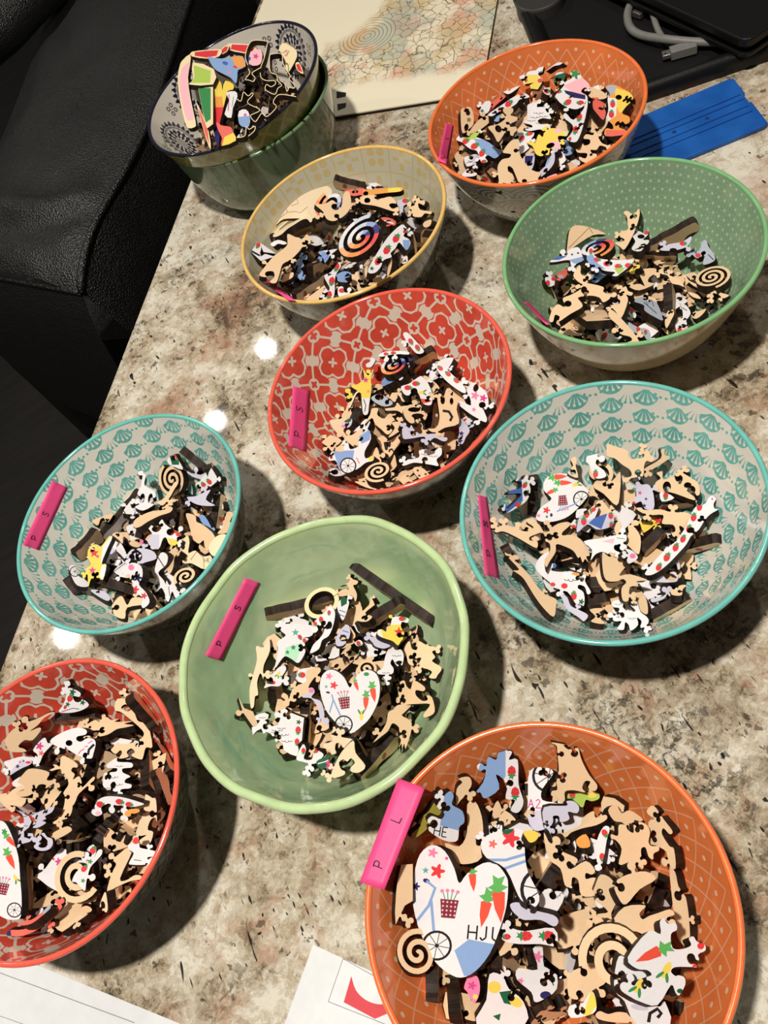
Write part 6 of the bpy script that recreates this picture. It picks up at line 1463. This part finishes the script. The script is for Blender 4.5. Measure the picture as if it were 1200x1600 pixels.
LIST['A'] = '''
P A6 e|grey-cream paper-like piece with a drawn curl|600,140 700,180 780,240 790,330 720,470 660,540 610,400 590,280 550,240|ln#z 5 610,280 650,240 690,250 650,320;tx#2 640,250 60 10
P A6 r|small red piece near the right rim|770,420 820,400 880,550 800,510|
P A5 r|far red bar piece with cream outline|740,150 980,160 1095,180 1090,290 940,280 720,230|
P A5 r|small stepped red piece between the red bars|640,230 690,180 740,180 720,250 660,290 620,300|
P A5 r|near red bar piece with cream outline|250,260 460,235 640,230 610,320 450,350 250,320|
P A5 o|rainbow strip beside the green card piece|540,560 600,640 640,680 670,980 620,1180 600,1530 530,1260 535,950|po#y 500,500 700,500 700,850 500,850;po#o 500,850 700,850 700,990 500,990;po#r 500,990 700,990 700,1200 500,1260;po#n 500,1260 700,1200 700,1560 500,1560
P A5 y|yellow tapered piece under the flower piece|690,640 800,690 790,760 720,780 670,980 650,800|
P A5 c|slim coral sliver below the green card piece|310,950 350,1000 470,1300 500,1550 430,1380|
P A5 g|tapered green card piece|200,700 340,700 530,700 530,1210 450,1270 400,1090 330,720 220,710|
P A5 L|lime green card piece|260,400 540,490 530,690 200,690 240,660 270,600|
P A5 q|long curved pink piece at the left|120,380 230,290 225,440 200,600 230,860 300,1180 290,1250 200,1265 160,1180 110,980 75,760 65,580 90,450|
P A5 w|white sprig-printed piece|700,800 820,780 850,850 790,1000 770,1130 680,1080 740,900|ln#P 6 740,820 730,1040;ln#g 4 800,850 780,980
P A5 c|coral and yellow piece at the near rim|570,1180 640,1230 760,1250 800,1330 830,1430 640,1500 650,1400 600,1300|po#y 680,1380 850,1300 850,1500 650,1500
P A5 b|blue and orange flower piece in the middle|460,330 500,330 640,350 800,320 920,320 960,450 860,500 850,580 830,680 760,600 580,510 510,430|po#o 760,320 920,320 960,460 840,470;ci#B 690,410 40 24 20;ci#r 820,460 30 16 20;fl#p 740,530 26
P A6 q|pink flower-printed piece inside a wavy outline|180,260 320,230 330,380 270,440 160,420|fl#P 250,320 40;ci#B 160,350 26 26 0
P A6 w|white and blue flower piece at the near rim|30,1040 120,1020 170,1100 160,1240 60,1240 20,1160|po#b 0,1120 180,1100 160,1260 0,1260;fl#P 110,1090 26
D A6 e|large wavy cream outline loop at the far side|150,430 140,420 112,320 150,180 220,110 390,120 400,160 360,340 312,480 320,600 400,640 490,640 510,680 450,720 390,690 380,760 500,820 540,740 590,700 540,640 520,560 440,520 430,330 460,290 590,290 610,420 700,570 690,620 760,700 750,740 690,730 660,780 630,680 590,650 0.55|
D A6 e|wavy cream outline curling at the near rim|780,850 580,820 510,860 480,930 520,990 400,1110 330,1070 290,1120 240,1180 180,1100 280,1050 290,1010 140,930 210,830 200,800 150,840 90,790 70,860 50,910 0,880 0.55|
D A6 e|small cream heart-shaped outline|150,480 170,540 110,620 150,630 180,640 220,650 240,600 200,540 310,470 0.55|
D A6 e|cream outline curve above a black gap|420,890 400,960 340,980 310,910 280,890 330,860 400,870 480,930 0.55|
D A6 e|short cream outline at the lower rim|0,1390 100,1370 120,1300 125,1240 160,1280 200,1260 240,1240 230,1300 150,1370 0.55|
'''
BNAME = {'J': 'nearest orange bowl', 'H': 'handmade green bowl', 'F': 'right-hand teal bowl', 'I': 'left-hand red bowl', 'C': 'far orange bowl', 'B': 'yellow bowl', 'D': 'star-dotted green bowl', 'E': 'middle red bowl', 'G': 'left-hand teal bowl', 'A': 'navy mandala bowl'}
HEAPZ = {'J': (0.055, 0.066), 'H': (0.044, 0.058), 'F': (0.034, 0.058), 'I': (0.056, 0.068), 'C': (0.060, 0.067), 'B': (0.058, 0.066), 'D': (0.036, 0.057), 'E': (0.044, 0.061), 'G': (0.038, 0.057), 'A': (0.062, 0.046)}
HEXP = {'J': 4.0, 'H': 2.4, 'F': 2.4, 'I': 4.0, 'C': 5.0, 'B': 4.5, 'D': 2.4, 'E': 2.6, 'G': 2.4, 'A': 5.0}
NFILL = {'J': 8, 'H': 5, 'F': 4, 'I': 7, 'C': 8, 'B': 7, 'D': 7, 'E': 6, 'G': 5, 'A': 0}
def nums(s): return [float(q) for q in s.replace(',', ' ').split()]
def parse_marks(fr, s):
    out = []
    for tok in [t for t in s.split(';') if t.strip()]:
        head, rest = tok.split(None, 1); kind, _, col = head.partition('#')
        out += [(fpx(fr, poly), c) for poly, c in motif(kind, col, nums(rest))]
    return out
def build_heap(key):
    rng = random.Random(sum(map(ord, key)) * 17 + 3); h = Heap(key); HEAPS[key] = h
    zt, rad = HEAPZ[key]; bn = BNAME[key]; grp = 'puzzle pieces in the ' + bn
    # buried pieces, one body of small stuff that only shows through the gaps
    V = []; F = []; MI = []; CL = []; shapes = [jig(rng, rng.uniform(0.009, 0.014)) for _ in range(10)]
    meshes = [piece_mesh('buried', s, rng.choice([CC['t'], CC['t'], CC['t'], CC['w']]), []) for s in shapes]; samp = [samples(s) for s in shapes]
    fails = 0; cnt = 0
    while fails < 80 and cnt < 110:
        k = rng.randrange(10); a = rng.random() * 6.283; rr = rad * 0.98 * math.sqrt(rng.random()); xy = h.c + rr * np.array([math.cos(a), math.sin(a)]); an = rng.random() * 6.28
        ca, sa = math.cos(an), math.sin(an); S2 = samp[k] @ np.array([[ca, sa], [-sa, ca]])
        nrm = fit_normal(h, xy, S2, 0.55) + np.array([rng.gauss(0, .08), rng.gauss(0, .08), 0])
        if cnt > 12 and rng.random() < 0.6: t_ = rng.random() * 6.28; q_ = rng.uniform(1.5, 4.5); nrm = np.array([math.cos(t_) * q_, math.sin(t_) * q_, 1.0])
        R = frame_from_normal(nrm); z, L = settle(h, R, xy, S2, pct=85); top = z + float(np.percentile(L[:, 2], 96))
        if top > h.z0 + zt - TH * 0.8 - (zt - 0.016) * 0.8 * (rr / rad) ** HEXP[key] + (0.008 if rr > rad * .8 else 0): fails += 1; continue
        press(h, L, xy, z); cnt += 1; fails = 0
        R2 = R @ np.array([[ca, -sa, 0], [sa, ca, 0], [0, 0, 1]]); me = meshes[k]; o = len(V)
        co = np.empty(len(me.vertices) * 3); me.vertices.foreach_get('co', co); co = co.reshape(-1, 3) @ R2.T + [xy[0], xy[1], z]
        V += [tuple(q) for q in co]; F += [tuple(i + o for i in p.vertices) for p in me.polygons]; MI += [p.material_index for p in me.polygons]
        cb = np.empty(len(me.loops) * 4); me.color_attributes['paint'].data.foreach_get('color', cb); CL.append(cb)
    if V:
        me = bpy.data.meshes.new('buried_pieces'); me.from_pydata(V, [], F); me.polygons.foreach_set('material_index', MI)
        att = me.color_attributes.new('paint', 'FLOAT_COLOR', 'CORNER'); att.data.foreach_set('color', np.concatenate(CL)); me.materials.append(PFACE); me.materials.append(PEDGE)
        o = bpy.data.objects.new('buried_puzzle_pieces', me); COL.link(o)
        tag(o, 'jumbled puzzle pieces buried under the heap in the ' + bn, 'puzzle pieces', kind='stuff')
    for m in meshes: bpy.data.meshes.remove(m)
    made = []
    def done(o, phrase, nm=None):
        if o is None: return
        lab = phrase.strip()
        if ' in the ' in lab: lab = lab.split(' in the ')[0]
        w = (lab + ', ' + bn).split()
        o['label'] = ' '.join(w); o['category'] = 'puzzle piece'; o['group'] = grp; made.append((o, phrase)); PIECES.append(o)
    rows = [r for r in LIST[key].strip().split('\n') if r.strip()]
    edge_rows = [r for r in rows if r.startswith('E ')]; rest = [r for r in rows if not r.startswith('E ')]
    def do(row, i=0):
        zf = (h.z0 + h.sh.H + 0.001 + 0.0007 * i, np.array([-0.074 + rng.gauss(0, 0.03), 0.031 + rng.gauss(0, 0.03), 1.0])) if key == 'A' else None
        head, phrase, geo, extra = (row.split('|') + [''])[:4]; kind, fr, face = head.split(); base = CC[face]
        if face in 'tl': f = rng.uniform(0.92, 1.05); base = tuple(min(1, c * f) for c in base[:3]) + (1,)
        if kind == 'P':
            px = fpx(fr, np.array(nums(geo)).reshape(-1, 2)); marks = parse_marks(fr, extra)
            if key == 'A' and face in 'rqgLc' and not extra:   # cream border with the colour inset
                c = px.mean(0); inn = c + (px - c) * 0.80; marks = [(inn, base)]; base = CC['e']
            o = place_traced(h, 'puzzle_piece', px, base, marks, rng, zfix=zf, T=0.0035 if zf else None, smooth=3 if key != 'A' else 2, wobble=(0.02 if 'heart' in phrase else 0.07), locks=(0 if key == 'A' or 'heart' in phrase and 'printed' in phrase or 'disc' in phrase else 3))
            nm = 'heart_puzzle_piece' if 'heart printed' in phrase or 'heart cut' in phrase or 'heart-shaped piece printed' in phrase else 'puzzle_piece'
            if o: o.name = nm
        elif kind == 'S':
            cx, cy, r, turns, d = nums(geo); s = FR[fr][2]; c = fpx(fr, [(cx, cy)])[0]
            dep = (CM.T @ (at(c[0], c[1], h.z0 + zt) - CP))[2]; rm = r / s * dep / FPX
            out = spiral_pts(rm, turns, int(d), 0.52, rng.random() * 6.28)
            k = rm / r; marks = []
            for tok in [t for t in extra.split(';') if t.strip()]:
                hd, rs = tok.split(None, 1); kd, _, cl = hd.partition('#'); q = nums(rs)
                if kd == 'ra': marks += motif('ra', '', (0, 0, rm * 1.3, rng.random() * 360))
            o = place_local(h, 'spiral_puzzle_piece', c, out, base, marks, rng, maxs=0.22)
        elif kind == 'D':
            if geo.startswith('circle'):
                cx, cy, r, w = nums(geo[6:]); c = fpx(fr, [(cx, cy)])[0]; s = FR[fr][2]; dep = (CM.T @ (at(c[0], c[1], h.z0 + zt) - CP))[2]; rm = r / s * dep / FPX; w = w / 1000 / 2.4
                ring = [((rm + w) * math.cos(t), (rm + w) * math.sin(t)) for t in np.linspace(0.02, 6.26, 40)] + [((rm - w) * math.cos(t), (rm - w) * math.sin(t)) for t in np.linspace(6.26, 0.02, 40)]
                o = place_local(h, 'ring_puzzle_piece', c, ring, base, [], rng)
            else:
                q = nums(geo); w = q[-1]; line = catmull(fpx(fr, np.array(q[:-1]).reshape(-1, 2)), 4, False)
                o = place_traced(h, 'outline_puzzle_piece', np.array(thick(line, w)), base, [], rng, smooth=1, zfix=zf, T=0.0045)
        else:
            a, b = fpx(fr, np.array(nums(geo)).reshape(-1, 2)); hg = float(extra) / 1000 * 0.85
            def mk(L, rr=rng): return motif('sb', None, (rr.uniform(-.4, .4) * L, -hg * .5, 0.0024, 90)) if rr.random() < 0.3 else []
            o = place_edge(h, 'puzzle_piece', a, b, hg, base, mk, rng)
        if o is not None: done(o, phrase)
    for r in edge_rows: do(r)
    # a few loose pieces between, then the ones read off the photograph
    fill = []
    for q in range(NFILL[key]):
        best = None
        for _ in range(14):
            a = rng.random() * 6.283; rr = rad * 0.88 * math.sqrt(rng.random()); xy = h.c + rr * np.array([math.cos(a), math.sin(a)])
            i, j = h.idx(np.array([xy[0]]), np.array([xy[1]])); tgt = zt - (zt - 0.016) * 0.8 * (rr / rad) ** HEXP[key]; lack = h.z0 + tgt - float(h.H[i, j][0])
            if best is None or lack > best[0]: best = (lack, xy)
        sz = rng.uniform(0.009, 0.0135); out = jig(rng, sz, rng.uniform(0.55, 0.85))
        if rng.random() < 0.5: base, M, desc = CC['t'], [], 'tan'
        else: base = CC['w']; M, desc = rand_marks(rng, sz)
        o = place_local(h, 'puzzle_piece', None, out, base, M, rng, xy=best[1])
        if o is not None: fill.append((o, desc, sz))
    for i, r in enumerate(rest): do(r, i)
    for o, desc, sz in fill:
        p = np.array(to_px(np.array(o.matrix_world.translation))); near = sorted((np.linalg.norm(np.array(to_px(np.array(m.matrix_world.translation))) - p), ph) for m, ph in made)
        ph = near[0][1]; short = ph.split(' below ')[0].split(' beside ')[0].split(' at the ')[0].split(' near ')[0].split(' under ')[0].split(' in the ')[0].split(' on the ')[0].split(' behind ')[0].split(' above ')[0].split(' printed ')[0].split(' with ')[0]
        side = 'far' if p[1] < to_px((h.c[0], h.c[1], h.z0 + zt))[1] else 'near'
        lab = f"{'broad' if sz > 0.0115 else 'small'} {desc} piece under the {short}, {bn}"; o['label'] = ' '.join(lab.split()[:16]); o['category'] = 'puzzle piece'; o['group'] = grp; PIECES.append(o)
        if sum(1 for q in PIECES if q['label'] == o['label']) > 1: o['label'] = ' '.join(lab.replace(' piece under', ' piece on the ' + side + ' side under').split()[:16])
for _k in 'KBCDEFGHIJA':
    if _k in LIST: build_heap(_k)
print('pieces', len(PIECES))
